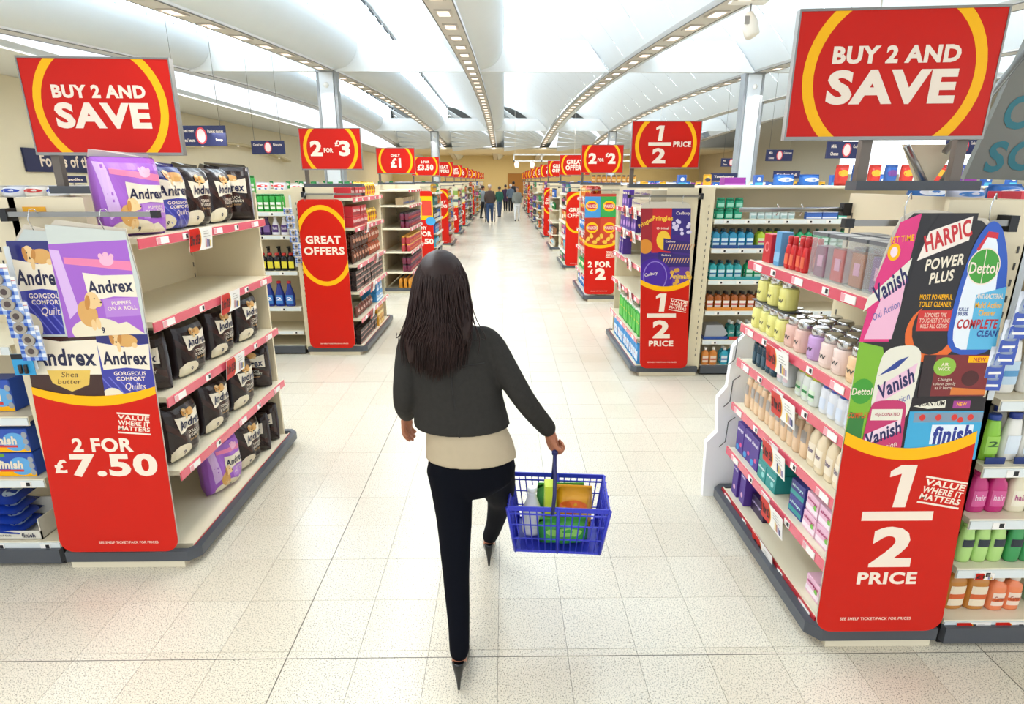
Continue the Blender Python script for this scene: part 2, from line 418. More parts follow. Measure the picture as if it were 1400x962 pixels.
# arched bay with spotlights in the left wall
ab = MB().m(C('#CDBF98', .7)); pts = [(23.5, 3.9)]+[(31-7.5*math.cos(PI*k/16), 3.1+1.0*math.sin(PI*k/16)) for k in range(17)]+[(38.5, 3.9)]
arc_ = [(24+14*k/16, 3.05+.62*math.sin(PI*k/16)) for k in range(17)]
ab.add([(-13.78, a, b) for a, b in arc_]+[(-13.35, a, b) for a, b in arc_]+[(-13.35, a, b+.1) for a, b in arc_], [(i, i+1, 18+i, 17+i) for i in range(16)]+[(17+i, 18+i, 35+i, 34+i) for i in range(16)])
struct('trim_10', ab)
for k in range(7):
    y = 25.5+k*1.8; z = 3.05+.62*math.sin(PI*(y-24)/14)-.06
    Proto('wall_spotlight', 'lamp', [('casing', MB().m(WHITE).lathe([(.06, 0), (.07, .06)], 10)), ('lens', MB().m(LAMP).lathe([(.045, -.01), (.045, .0)], 10))]).place(
        'small round spotlight, %s along the arched hood of the left wall' % od(k), (-13.45, y, z), 0, 'spotlights of the arched hood')
for k in range(5): 
    l = bpy.data.lights.new('wall_washer', 'SPOT'); l.energy = 140; l.color = (1, .9, .7); l.spot_size = 1.6; l.spot_blend = .8
    o = bpy.data.objects.new('wall_washer', l); COL.objects.link(o); o.location = (-12.9, 12+k*3.2, 4.6); o.rotation_euler = (0, math.radians(-22), 0)
# ------------------------------------------------------------------ columns
def column(x, y, top, label, node=True):
    t = thing('column', label, 'column', (x, y, 0), 0, None)
    obj('shaft', MB().m(C('#E2E6EA', .4)).box(-.24, .24, -.24, .24, 0, top, .02), t)
    g = MB().m(C('#9FA3A6', .5))
    for a in (-1, 1): g.box(a*.3-.04, a*.3+.04, -.2, .2, 0, top)
    g.box(-.33, .33, -.27, .27, top-.06, top); obj('side_flange', g, t)
    obj('round_fitting', MB().m(WHITE).ball((0, -.27, top-.45), .09, 10, 6, 1, .6, 1), t)
column(-6.05, 21.6, arch(21.6)-.01, 'tall white roof column behind the 2 for 3 sign')
column(8.7, 21.9, arch(21.9)-.01, 'tall white roof column between the half price sign and the large right sign')
column(-5.75, 50.5, arch(50.5)-.01, 'slim white roof column behind the 3.50 sign, far left')
column(8.9, 50.5, arch(50.5)-.01, 'slim white roof column behind the 2 for 2 sign')
column(13.4, 33, arch(33)-.01, 'shorter white column just right of the tall right column')
# ------------------------------------------------------------------ ceiling spotlight and junction boxes, right
def spot(x, y, z, lab):
    t = thing('track_spotlight', lab, 'lamp', (x, y, z))
    obj('junction_box', MB().m(WHITE).box(-.3, .3, -.1, .1, .3, .48, .01), t)
    obj('stem', MB().m(C('#9A9A98')).tube([(.05, 0, .3), (.05, 0, .12)], .015, 6), t)
    h = MB().m(C('#E4DDD0', .4)); h.tube([(.0, 0, .15), (.04, -.02, .02), (.1, -.06, -.18), (.11, -.065, -.2)], [.09, .13, .12, .09], 14)
    hd = obj('lamp_head', h, t); obj('grille', MB().m(C('#8F8A82')).box(-.08, .0, -.145, -.13, -.03, .09), hd)
spot(4.0, 10.6, 4.43, 'white cylindrical spotlight hanging from the roof rib at upper right')
t = thing('junction_box', 'white cable box hanging above the large right sign', 'box', (5.05, 8.8, 4.35))
obj('casing', MB().m(WHITE).box(-.28, .28, -.12, .12, 0, .2, .01), t); obj('cable', MB().m(WHITE).tube([(0.1, 0, 0), (.1, 0, -.5)], .012, 6), t)
# ------------------------------------------------------------------ printed artwork (unit square: x -0.5..0.5, y 0..1)
GOLD, GOLD2, TAN = C('#D9A45B'), C('#C4853A'), C('#EBC68C')
LBL = mat('#EFE3CC', .4, name='label_cream'); NVT = mat('#16173F', .4, name='navy_print'); ROLL = C('#E9DDC0')
def puppy(a, cx, cy, s, lv, flip=1, lying=False):
    if lying:
        a.ell(cx+.1*s*flip, cy, .26*s, .10*s, GOLD, lv); a.ell(cx-.17*s*flip, cy+.03*s, .13*s, .11*s, TAN, lv+1)
        a.ell(cx-.25*s*flip, cy+.03*s, .05*s, .09*s, GOLD2, lv+2, .3); a.ell(cx-.06*s*flip, cy+.02*s, .05*s, .08*s, GOLD2, lv+2, -.4)
        a.ell(cx-.1*s*flip, cy-.1*s, .045*s, .08*s, TAN, lv+2); a.ell(cx+.28*s*flip, cy-.07*s, .07*s, .04*s, TAN, lv+2)
    else:
        a.ell(cx-.06*s*flip, cy-.1*s, .2*s, .24*s, GOLD, lv, .3*flip); a.ell(cx+.08*s*flip, cy+.13*s, .15*s, .15*s, TAN, lv+1); a.ell(cx+.2*s*flip, cy+.08*s, .08*s, .07*s, TAN, lv+1)
        a.ell(cx-.02*s*flip, cy+.1*s, .055*s, .13*s, GOLD2, lv+2, -.25*flip); a.ell(cx+.02*s, cy-.3*s, .05*s, .1*s, TAN, lv+1); a.ell(cx+.12*s*flip, cy-.28*s, .05*s, .1*s, TAN, lv+1)
    d = C('#3A2417'); k = -1 if lying else 1
    a.ell(cx+(.14*flip if k > 0 else -.2*flip)*s, cy+(.16 if k > 0 else .05)*s, .014*s, .014*s, d, lv+3, n=8); a.ell(cx+(.26*flip if k > 0 else -.15*flip)*s, cy+(.09 if k > 0 else -.02)*s, .022*s, .018*s, d, lv+3, n=8)
def pack_art(kind):
    a = Art(); B4 = (-.5, 0, .5, 1)
    if kind == 'purple':
        a.rect(-.5, .0, .5, 1, C('#A25FC6', .3), 0); a.poly([(-.42, .2), (-.5, .95), (-.38, .93), (-.28, .3)], C('#D9B4E6'), 1)
        a.poly([(-.34, .86), (.5, .78), (.5, .68), (-.34, .79)], C('#E77FA6'), 1); a.ell(.2, .80, .09, .055, C('#F0B4CC'), 2); a.ell(.2, .86, .04, .03, C('#F0B4CC'), 2, n=8); a.ell(.13, .85, .03, .03, C('#F0B4CC'), 2, n=8); a.ell(.27, .84, .03, .03, C('#F0B4CC'), 2, n=8)
        a.poly([(-.12, .38), (-.14, .69), (.1, .65), (.5, .64), (.5, .4), (.2, .42)], LBL, 2); a.text('Andrex', .18, .53, .58, .14, NVT, 4, .03)
        a.poly([(.05, .2), (.05, .4), (.5, .4), (.5, .2)], C('#B57FD0'), 2); a.text('PUPPIES\nON A ROLL', .28, .32, .38, .1, LBL, 3, .01)
        a.ell(-.1, .06, .33, .14, ROLL, 2, b=B4); a.poly([(-.3, .0), (-.3, .04), (.3, .14), (.5, .0)], ROLL, 2); puppy(a, -.14, .31, .62, 3); a.text('9', -.02, .06, None, .07, NVT, 7)
    elif kind == 'blue':
        a.rect(-.5, 0, .5, 1, C('#37399B', .3), 0); a.rect(-.5, .8, .5, 1, C('#23246E', .3), 1)
        for k in range(5): a.poly([(-.1+.15*k, 0), (-.07+.15*k, 0), (-.5+.15*k, .38), (-.53+.15*k, .38)], C('#6A6CC8', .3), 1, b=B4)
        a.poly([(-.45, .47), (-.5, .82), (0, .76), (.5, .80), (.45, .47), (0, .5)], LBL, 2); puppy(a, 0, .84, .8, 3, 1, True)
        a.text('Andrex', .0, .62, .86, .17, NVT, 5, .03); a.text('GORGEOUS\nCOMFORT', .05, .39, .62, .12, TXT, 3, .02); a.text('Quilts', .12, .25, .4, .1, TXT, 3, .0, .3)
        a.ell(-.34, .08, .24, .16, ROLL, 3, b=B4); a.text('9', -.3, .09, None, .09, NVT, 5)
    elif kind == 'brown':
        a.rect(-.5, 0, .5, 1, C('#231312', .22), 0); a.poly([(-.5, .6), (-.2, .3), (.2, .45), (.5, .2), (.5, .35), (.1, .55), (-.25, .42), (-.5, .75)], C('#3A1D18', .22), 1)
        a.poly([(-.32, .48), (-.37, .78), (0, .72), (.42, .8), (.42, .5), (.1, .53)], LBL, 2); puppy(a, .0, .8, .62, 3, 1, True)
        a.text('Andrex', .03, .62, .68, .16, NVT, 6, .03); a.text('TOUCH\nOF LUXURY', .1, .39, .46, .12, LBL, 3, .01); a.text('Shea butter', .1, .29, .34, .04, C('#C79B5C'), 3, 0, .3)
        a.ell(-.26, .1, .26, .17, ROLL, 3, b=B4); a.text('9', -.24, .12, None, .09, NVT, 5)
    elif kind == 'shea':
        a.rect(-.5, 0, .5, 1, C('#3A1914', .25), 0); a.poly([(-.5, .42), (-.5, .86), (0, .80), (.5, .82), (.5, .42)], LBL, 1); a.text('Andrex', .02, .62, .86, .2, NVT, 4, .03)
        a.poly([(-.25, .47), (.35, .47), (.3, .3), (.05, .22), (-.2, .32)], C('#E3BC55'), 2); a.text('Shea\nbutter', .05, .38, .32, .14, C('#4A2A14'), 4, 0, .3); puppy(a, .15, .09, .7, 3, 1, True)
    return a
ARTS = {k: pack_art(k) for k in ('purple', 'blue', 'brown', 'shea')}
def value_logo(a, cx, cy, w, lv, rot=-.1):
    h = w*.62; c, s = math.cos(rot), math.sin(rot)
    def T(x, y): return (cx+x*c-y*s, cy+x*s+y*c)
    for y in (.5, -.5):
        a.poly([T(-w/2, h*y-.006), T(w/2, h*y-.006), T(w/2, h*y+.002), T(-w/2, h*y+.002)], TXT, lv)
    for t, y in (('VALUE', .29), ('WHERE IT', 0), ('MATTERS', -.28)):
        p = T(0, h*y); a.text(t, p[0], p[1], w*.96, h*.24, TXT, lv, .03, .1, rot)
def bigtext(a, lines, cx=0, lv=3):
    for t, x, y, w, h in lines: a.text(t, cx+x, y, w, h, TXT, lv, .05)
def half(a, cx, cy, s, lv=3):
    a.text('1', cx-.01*s, cy+.33*s, .23*s, .40*s, TXT, lv, .06); a.rect(cx-.32*s, cy+.0*s, cx+.32*s, cy+.09*s, TXT, lv); a.text('2', cx, cy-.265*s, .38*s, .41*s, TXT, lv, .04)
# overhead signs -------------------------------------------------------------------------
SW, SH = .65, .41
def sign_art(kind):
    a = Art(); b = (-SW/2, 0, SW/2, SH); a.rect(-SW/2, 0, SW/2, SH, RED, 0)
    a.ring(0, SH/2, .295, .30, .036, YEL, 1, b)
    def L(t, x, y, w, h, **k): a.text(t, x, y, w, h, TXT, 3, .045, **k)
    if kind == 'save': L('BUY 2 AND', 0, .27, .41, .058); L('SAVE', 0, .165, .42, .115)
    elif kind == '2for3' or kind == '2for2': L('2', -.155, .21, .13, .16); L('FOR', -.025, .19, .10, .05); L('£', .072, .262, .05, .065); L(kind[-1], .15, .21, .12, .16)
    elif kind == 'only1': L('ONLY', 0, .29, .16, .05); L('£1', 0, .17, .18, .16)
    elif kind == '3.50': L('2 FOR', 0, .30, .2, .06); L('£3.50', 0, .18, .38, .13)
    elif kind == 'great': L('GREAT', 0, .27, .36, .10); L('OFFERS', 0, .15, .40, .10)
    elif kind == 'only10': L('ONLY', 0, .31, .2, .05); L('£10', 0, .18, .3, .16)
    elif kind == 'only8': L('ONLY', 0, .31, .2, .05); L('£8', 0, .18, .24, .16)
    elif kind == 'half': half(a, -.06, .195, .34); a.text('PRICE', .155, .21, .17, .05, TXT, 3, .04)
    return a
SIGNS = {}
def sign(kind, x, y, label, yaw=0., near=False, legs=(-.3,), foot=.31, z=2.075):
    if kind not in SIGNS:
        a = sign_art(kind)
        SIGNS[kind] = (MB().m(RED).box(-SW/2, SW/2, 0, .03, 0, SH).mesh('panel'), a.mb(flat(-.0006), .0006, only=False).mesh('yellow_ring'), a.mb(flat(-.0006), .0006, only=True).mesh('lettering'),
            MB().m(STEEL).box(-SW/2-.006, SW/2+.006, -.004, .034, SH, SH+.008).box(-SW/2-.006, SW/2+.006, -.004, .036, -.012, 0).box(-SW/2-.006, -SW/2, -.003, .034, 0, SH).box(SW/2, SW/2+.006, -.003, .034, 0, SH).mesh('frame'))
    t = thing('overhead_sign', label, 'sign', (x, y, z), yaw)
    for n, me in zip(('panel', 'yellow_ring', 'lettering', 'frame'), SIGNS[kind]): link(n, me, t)
    for k in legs: obj('post', MB().m(BRONZE).box(k-.018, k+.018, .04, .075, -.19, .02), t)
    obj('foot_channel', MB().m(GREY).box(min(legs)-.03, foot, .0, .1, -.19, -.155), t)
    return t
# promotion boards -----------------------------------------------------------------------
BW, BH = .56, 1.62
def board_outline(w, h, top=None, r=.07):
    p = []
    for cx, cy, a0 in ((-w/2+r, r, 180), (w/2-r, r, 270)):
        for k in range(7): a = math.radians(a0+15*k); p.append((cx+r*math.cos(a), cy+r*math.sin(a)))
    if top is not None: p += top
    else:
        for cx, a0 in ((w/2-r, 0), (-w/2+r, 90)):
            for k in range(7): a = math.radians(a0+15*k); p.append((cx+r*math.cos(a), h-r+r*math.sin(a)))
    return p
SMALLP = 'SEE SHELF TICKET/PACK FOR PRICES'
def arc_band(a, z, w, dip, th):          # yellow swoosh
    f = []
    N = 18
    for i in range(N):
        x0, x1 = -w/2+w*i/N, -w/2+w*(i+1)/N
        g = lambda x: z+dip*(2*x/w)**2
        f.append([(x0, g(x0)), (x1, g(x1)), (x1, g(x1)+th*(.75+.25*(1-(2*x1/w)**2))), (x0, g(x0)+th*(.75+.25*(1-(2*x0/w)**2)))])
    a.faces(YEL, f, 8)
def soft(p, closed=True, it=2):           # rounds the corners of an outline
    for _ in range(it):
        n = len(p); q = []
        for i in range(n if closed else n-1):
            a, b = p[i], p[(i+1) % n]; q += [(a[0]*.78+b[0]*.22, a[1]*.78+b[1]*.22), (a[0]*.22+b[0]*.78, a[1]*.22+b[1]*.78)]
        p = q if closed else [p[0]]+q+[p[-1]]
    return p
def red_below(a, z, w, dip, h0=0):
    r = .07; o = board_outline(w, 9, [], r); N = 18
    o += [(w/2-w*i/N, z+.01+dip*(1-2*i/N)**2) for i in range(N+1)]; a.faces(RED, [o], 7)
def promo_board(kind, x, y, z, label, sk=(0, 0), w=BW, h=BH):
    a = Art(); zr = 0
    top = None
    if kind == 'andrex':
        top = [(w/2, .8), (w/2, 1.40), (w/2-.03, 1.62), (-.05, 1.66), (-.1, 1.62), (-w/2+.1, 1.64), (-w/2, 1.52), (-w/2, .8)]
        a.faces(LBL, [[(-w/2, .8), (w/2, .8), (w/2, 1.12), (-w/2, 1.12)]], 0)
        B_ = (-w/2, .8, w/2, 1.7)
        a.put(ARTS['shea'], -.125, .78, .35, .42, 1, 0, B_); a.put(ARTS['blue'], .175, .80, .25, .38, 9, 0, B_)
        a.faces(C('#BFC6C2'), [[(-w/2, 1.14), (.0, 1.14), (.0, 1.60), (-w/2+.1, 1.62), (-w/2, 1.5)]], 17); a.put(ARTS['blue'], -.165, 1.15, .26, .42, 18, .0, B_)
        a.faces(C('#C9CFC8'), [[(-.09, 1.15), (w/2, 1.15), (w/2, 1.4), (w/2-.03, 1.61), (-.10, 1.64)]], 27); a.put(ARTS['purple'], .105, 1.145, .37, .42, 28, .05, B_)
        arc_band(a, .80, w, .06, .05); red_below(a, .80, w, .06); a.L[-1] = (a.L[-1][0], a.L[-1][1], 19, False); a.L[-2] = (a.L[-2][0], a.L[-2][1], 20, False)
        value_logo(a, .17, .71, .16, 21, -.08); a.text('2 FOR', .0, .598, .30, .075, TXT, 21, .04); a.text('£', -.225, .485, .065, .075, TXT, 21, .04); a.text('7.50', .04, .49, .43, .125, TXT, 21, .04)
        a.text(SMALLP, .05, .055, .30, .014, TXT, 21, .01)
    elif kind == 'halfprice' or kind == 'choc':
        if kind == 'halfprice':
            w_ = w/2; top = soft([(w_, .9), (w_, 1.45), (w_-.02, 1.60), (w_-.09, 1.70), (w_-.2, 1.71), (-.02, 1.73), (-.13, 1.73), (-w_+.08, 1.70), (-w_+.03, 1.5), (-w_, 1.15), (-w_, .9)], False, 1)
            B_ = (-w_, .8, w_, 1.72)
            def T(t, x, y, ww, hh, c, lv, bd=.02, sh=0, ro=0): a.text(t, x, y, ww, hh, c, lv, bd, sh, ro)
            pk, lime, pal = C('#DE2C7A', .3), C('#7DB52B', .3), C('#E9E4D2', .35); grn = C('#3E9A2D', .35); bl = C('#2355B8', .35); blk = C('#1B1518', .3)
            a.faces(C('#1E1C20'), [[(-w_, .85), (w_, .85), (w_, 1.44), (w_-.025, 1.56), (w_-.08, 1.66), (w_-.13, 1.695), (w_-.2, 1.70), (-.02, 1.72), (-.13, 1.72), (-w_+.09, 1.68), (-w_+.04, 1.5), (-w_+.005, 1.15)]], 0)
            # pink stain remover bottle
            a.poly([(-w_, 1.27), (-w_+.03, 1.5), (-w_+.09, 1.69), (-.10, 1.72), (-.15, 1.27)], pk, 1); a.poly([(-.25, 1.28), (-.13, 1.28), (-.12, 1.5), (-.20, 1.45)], C('#F1B7D0'), 2); T('1ST TIME', -.16, 1.635, .09, .022, YEL, 3, .02, 0, .1); a.ell(-.185, 1.59, .025, .03, YEL, 2); a.ell(-.185, 1.59, .014, .018, C('#F4D9E2'), 3)
            a.poly([(-.27, 1.38), (-.12, 1.50), (-.11, 1.57), (-.26, 1.43)], pal, 3); T('Vanish', -.18, 1.475, .14, .065, C('#1D1B57'), 5, .03, .2, .6); T('Oxi Action', -.18, 1.385, .11, .026, C('#5B63A8'), 5, .0, .2, .5)
            # black and orange toilet cleaner
            a.poly([(-.15, 1.22), (-.09, 1.62), (-.03, 1.72), (.12, 1.72), (.10, 1.25)], blk, 3); a.ell(.02, 1.30, .11, .11, C('#E8681E'), 4); a.ell(.02, 1.32, .085, .10, blk, 5)
            a.poly([(-.09, 1.56), (-.06, 1.66), (.10, 1.71), (.10, 1.63)], C('#F3E6DA'), 4); T('HARPIC', .015, 1.645, .18, .06, C('#C8242B'), 6, .03, .0, .33); T('POWER\nPLUS', .02, 1.53, .15, .09, LBL, 6, .03, .2, .15)
            T('MOST POWERFUL\nTOILET CLEANER', .01, 1.42, .13, .045, YEL, 6, .02); a.rect(-.05, 1.31, .085, 1.385, C('#CF2A26'), 6); T('REMOVES THE\nTOUGHEST STAINS\nKILLS ALL GERMS', .018, 1.348, .12, .055, LBL, 7, .0)
            # surface cleaner with blue edge
            o = [(.075, 1.22), (.085, 1.45), (.12, 1.62), (.17, 1.70), (.22, 1.68), (.265, 1.57), (.28, 1.45), (.28, 1.22)]
            a.faces(bl, [soft(o)], 8); a.faces(C('#E8EEF4', .35), [soft([(.095, 1.24), (.105, 1.45), (.135, 1.60), (.17, 1.645), (.21, 1.64), (.24, 1.5), (.235, 1.24)])], 9); a.faces(C('#5AB4DC', .35), [[(.165, 1.24), (.165, 1.44), (.28, 1.47), (.28, 1.24)]], 10)
            a.faces(C('#CF2233'), [[(.135, 1.60), (.17, 1.66), (.21, 1.655), (.21, 1.635), (.17, 1.64), (.145, 1.59)]], 10); a.ell(.175, 1.54, .062, .062, grn, 11); a.ring(.175, 1.54, .064, .064, .004, TXT, 12, n=24); a.rect(.173, 1.48, .176, 1.60, TXT, 12); T('Dettol', .175, 1.535, .11, .04, TXT, 13, .02)
            T('ANTI-BACTERIAL', .22, 1.435, .105, .018, TXT, 13); T('Multi Action\nCleaner', .22, 1.39, .105, .05, YEL, 13, .02); T('COMPLETE', .19, 1.335, .16, .035, C('#B8252E'), 13, .03, .1); T('CLEAN', .235, 1.30, .08, .024, C('#1E3A8A'), 13, .03, .1); T('KILLS\n99.9%', .125, 1.38, .04, .03, C('#1E3A8A'), 13)
            # lower row
            a.poly([(-w_, .85), (-w_, 1.27), (-.17, 1.25), (-.12, 1.1), (-.14, .85)], lime, 4); a.ell(-.225, 1.08, .045, .05, grn, 6); T('Dettol', -.225, 1.08, .08, .028, TXT, 7, .02); a.poly([(-.26, 1.00), (-.2, .98), (-.2, .86), (-.27, .86)], C('#2D7A33'), 6); T('COMPLETE', -.22, .985, .10, .022, C('#D85A20'), 7)
            a.faces(pal, [soft([(-.185, .95), (-.175, 1.21), (-.14, 1.25), (-.04, 1.26), (-.005, 1.22), (-.02, 1.0), (-.05, .95)])], 8); a.poly([(-.17, 1.02), (-.03, 1.11), (-.02, 1.19), (-.16, 1.10)], C('#EFC3D6'), 9, None); T('Vanish', -.095, 1.11, .15, .06, C('#1D1B57'), 11, .03, .2, .5); T('Oxi Action', -.09, 1.035, .13, .028, C('#5B63A8'), 11, 0, .2, .45); a.poly([(-.17, 1.14), (-.1, 1.20), (-.06, 1.215), (-.1, 1.17)], C('#27408F'), 10)
            a.rect(.0, 1.06, .27, 1.22, C('#7A1D22'), 9); a.rect(.0, 1.06, .05, 1.22, C('#2B1A1E'), 10); a.ell(.09, 1.175, .045, .036, C('#8DBB3C'), 10); T('AIR\nWICK', .09, 1.175, .05, .03, TXT, 12); T('Changes\ncolour gently\nas it burns', .10, 1.11, .09, .045, LBL, 12, 0); a.ell(.2, 1.13, .035, .03, C('#4A1014'), 11); a.rect(.18, 1.19, .27, 1.215, YEL, 11); T('NEW', .225, 1.202, .05, .015, C('#B8252E'), 12); a.poly([(.13, 1.065), (.27, 1.065), (.27, 1.085), (.13, 1.095)], C('#D9772C'), 11)
            a.rect(-.02, 1.0, .28, 1.055, C('#1A1016'), 9); a.poly([(-.01, 1.02), (.05, 1.035), (.12, 1.045), (.12, 1.015), (.05, 1.01)], pal, 10); T('QUANTUM', .06, 1.03, .11, .022, blk, 12, .03); a.rect(.15, 1.012, .22, 1.042, C('#A03A8C'), 11); T('NEW', .185, 1.028, .04, .014, YEL, 12)
            a.rect(-.02, .80, .28, 1.0, C('#3AA7D4'), 9); a.rect(.0, .955, .28, .995, C('#7F94A8'), 10)
            for k in range(4): a.ell(.035+.065*k, .975, .013, .013, C('#D8322B'), 11, n=10)
            T('finish', .17, .905, .16, .075, C('#1C2F8C'), 12, .04, .1, .05); a.rect(.08, .865, .25, .945, C('#E4EDF4'), 10); a.ell(.19, .965, .012, .012, C('#D8322B'), 13, n=10)
            a.faces(C('#C42C68', .3), [soft([(-.20, .78), (-.185, 1.02), (-.16, 1.045), (-.05, 1.045), (-.035, 1.01), (-.03, .78)])], 13); a.rect(-.175, .965, -.05, 1.01, pal, 14); T('45p DONATED', -.11, .987, .10, .017, C('#B01E4B'), 15); a.poly([(-.19, .86), (-.05, .92), (-.05, .97), (-.18, .91)], C('#F0D5E0'), 14); T('Vanish', -.115, .91, .15, .055, C('#1D1B57'), 16, .03, .2, .4); T('Oxi Action', -.11, .85, .12, .024, pal, 16, 0, .2, .35)
            lv = 17; z0 = .80
            a.L = [(m_, fs, l_, t_) for m_, fs, l_, t_ in a.L]
        else:
            top = None; B_ = (-w/2, .7, w/2, 1.62); red_, pu, ye = C('#C8202B', .3), C('#3B1D7D', .3), C('#F2C53A', .3)
            a.faces(pu, [[(-w/2, .8), (w/2, .8), (w/2, 1.6), (-w/2, 1.6)]], 0); a.rect(-w/2, 1.2, -.12, 1.6, C('#9C1C2C'), 1); a.poly([(-.14, 1.18), (-.13, 1.6), (.06, 1.6), (.05, 1.18)], red_, 2); a.ell(-.02, 1.30, .07, .09, ye, 3); a.ell(-.2, 1.24, .07, .07, C('#D98A2B'), 3, b=B_)
            a.text('Pringles', -.03, 1.50, .2, .06, ye, 4, .03); a.text('Pringles', -.2, 1.46, .15, .05, ye, 4, .03, 0, .5); a.text('Original', -.03, 1.41, .12, .03, TXT, 4)
            a.rect(.06, 1.35, w/2, 1.6, C('#31227A'), 2); a.text('Cadbury', .17, 1.55, .14, .035, TXT, 4, .01, .2)
            for k in range(14): a.ell(.08+.17*random.random(), 1.36+.13*random.random(), .018, .018, C('#D8CDE8'), 3, n=8)
            for j in range(2):
                a.poly([(-.02-.05*j, 1.20-.13*j), (w/2, 1.17-.13*j), (w/2, 1.28-.13*j), (-.02-.05*j, 1.32-.13*j)], C('#2C1C6C'), 5)
                for k in range(10): a.poly([(.02-.05*j+.027*k, 1.21-.13*j), (.03-.05*j+.027*k, 1.21-.13*j), (.05-.05*j+.027*k, 1.26-.13*j), (.04-.05*j+.027*k, 1.26-.13*j)], C('#D9A877'), 6)
                a.text('Cadbury', .05-.04*j, 1.285-.13*j, .1, .022, TXT, 7)
            a.ell(-.1, .93, .17, .2, C('#47219A', .25), 8, .4, b=B_); a.ring(-.1, .95, .12, .15, .01, C('#8A6CC8'), 9, n=30); a.text('Cadbury', -.14, .97, .13, .04, TXT, 10, .01, .2, .2)
            a.poly([(.03, .8), (.03, 1.04), (w/2, 1.04), (w/2, .8)], C('#5B2E8E'), 7); a.text('Animals', .15, .95, .2, .05, ye, 10, .03)
            for k in range(12): a.ell(.05+.2*random.random(), .82+.2*random.random(), .022, .022, C('#D9A23A'), 8, n=8)
            lv = 12; z0 = .72
            a.text('', 0, 0, 1, 1, TXT) if False else None
        z0 = .80
        q = lv
        f = []; N = 18; dip, th = .07, .05
        g = lambda x: z0+dip*(2*x/w)**2
        for i in range(N):
            x0, x1 = -w/2+w*i/N, -w/2+w*(i+1)/N; f.append([(x0, g(x0)), (x1, g(x1)), (x1, g(x1)+th), (x0, g(x0)+th)])
        o = board_outline(w, 9, [], .07)+[(w/2-w*i/N, g(w/2-w*i/N)+.005) for i in range(N+1)]
        a.faces(RED, [o], q+1); a.faces(YEL, f, q+2)
        value_logo(a, .17 if kind == 'halfprice' else .14, .66, .18, q+3, -.18); cx = 0 if kind == 'halfprice' else -.03
        half(a, cx, .535, .46, q+3); a.text('PRICE', cx, .265, .25, .06, TXT, q+3, .04); a.text(SMALLP, -.02, .065, .30, .014, TXT, q+3, .01)
    elif kind == 'crisps':
        B_ = (-w/2, .7, w/2, 1.62); a.faces(C('#B9351F'), [[(-w/2, .8), (w/2, .8), (w/2, 1.62), (-w/2, 1.62)]], 0)
        for (cx, cy, ww, hh, col) in ((-.14, 1.4, .28, .36, '#3F8FC9'), (.14, 1.4, .28, .36, '#2E9A4A'), (-.13, 1.06, .3, .38, '#B5321C'), (.15, 1.06, .3, .4, '#C8402A')):
            a.poly([(cx-ww/2, cy-hh/2), (cx+ww/2, cy-hh/2), (cx+ww/2, cy+hh/2), (cx-ww/2, cy+hh/2)], C(col, .25), 1 if cy > 1.2 else 4, b=B_); a.ell(cx, cy+.03, .1, .085, YEL, 5 if cy < 1.2 else 2); a.ell(cx, cy+.03, .08, .05, C('#C8232B'), 6 if cy < 1.2 else 3); a.text('WALKERS', cx, cy+.03, .17, .05, TXT, 7 if cy < 1.2 else 4, .02)
        for k in range(10): a.ell(-.25+.055*k, .86+.05*(k % 3), .04, .03, C('#E8B93C'), 7, k, b=B_)
        arc_band(a, .76, w, .06, .05); red_below(a, .76, w, .06); a.L[-1] = (a.L[-1][0], a.L[-1][1], 8, False); a.L[-2] = (a.L[-2][0], a.L[-2][1], 9, False)
        value_logo(a, .18, .66, .15, 10, -.08); a.text('2 FOR', .0, .50, .38, .1, TXT, 10, .05); a.text('£', -.13, .38, .05, .08, TXT, 10, .05); a.text('2', .02, .34, .17, .2, TXT, 10, .06); a.text(SMALLP, .0, .055, .28, .012, TXT, 10)
    elif kind == 'great':
        a.faces(RED, [board_outline(w, h)], 0); a.ring(0, 1.16, .33, .44, .05, YEL, 1, (-w/2+.001, .5, w/2-.001, h-.02)); a.text('GREAT', 0, 1.23, .40, .09, TXT, 3, .035); a.text('OFFERS', 0, 1.11, .46, .09, TXT, 3, .035); a.text(SMALLP, .02, .05, .32, .012, TXT, 3)
    elif kind in ('any3', 'only10', 'plain'):
        a.faces(RED, [board_outline(w, h)], 0)
        if kind == 'any3': a.rect(-w/2, .95, w/2, 1.5, YEL, 1); a.rect(-w/2+.02, 1.0, -.02, 1.45, C('#1F8A8F'), 2); a.rect(.0, 1.05, w/2-.03, 1.4, C('#D8402E'), 2); a.ell(.2, .92, .12, .1, C('#3E9BD0'), 4); a.text('ANY', 0, .76, .2, .08, TXT, 3, .05); a.text('3 FOR', 0, .62, .42, .12, TXT, 3, .05); a.text('£4.50', 0, .44, .5, .14, TXT, 3, .05)
        else:
            a.faces(C('#D8D6B0'), [[(-w/2, .9), (w/2, .9), (w/2, h), (-w/2, h)]], 1); a.rect(-w/2, 1.35, w/2, 1.5, C('#8BA44A'), 2); a.rect(-w/2, 1.1, w/2, 1.2, C('#4B5A6A'), 2); arc_band(a, .88, w, .06, .06)
            a.text('ONLY', 0, .70, .3, .08, TXT, 3, .05); a.text('£10' if kind == 'only10' else '£8', 0, .53, .42, .2, TXT, 3, .05)
    def sw(B):
        B.v = [(p[0]*(1-sk[1]*p[2]/h)+sk[0]*p[2]/h, p[1], p[2]) for p in B.v]; return B
    t = thing('promotion_board', label, 'board', (x, y, z))
    o = board_outline(w, h, top)
    obj('backing_panel', sw(MB().m(C('#C9BFAE')).prism(o, .0005, .006, 'y')), t)
    obj('printed_face', sw(a.mb(flat(0), .00018, only=False)), t); obj('lettering', sw(a.mb(flat(0), .00018, only=True)), t)
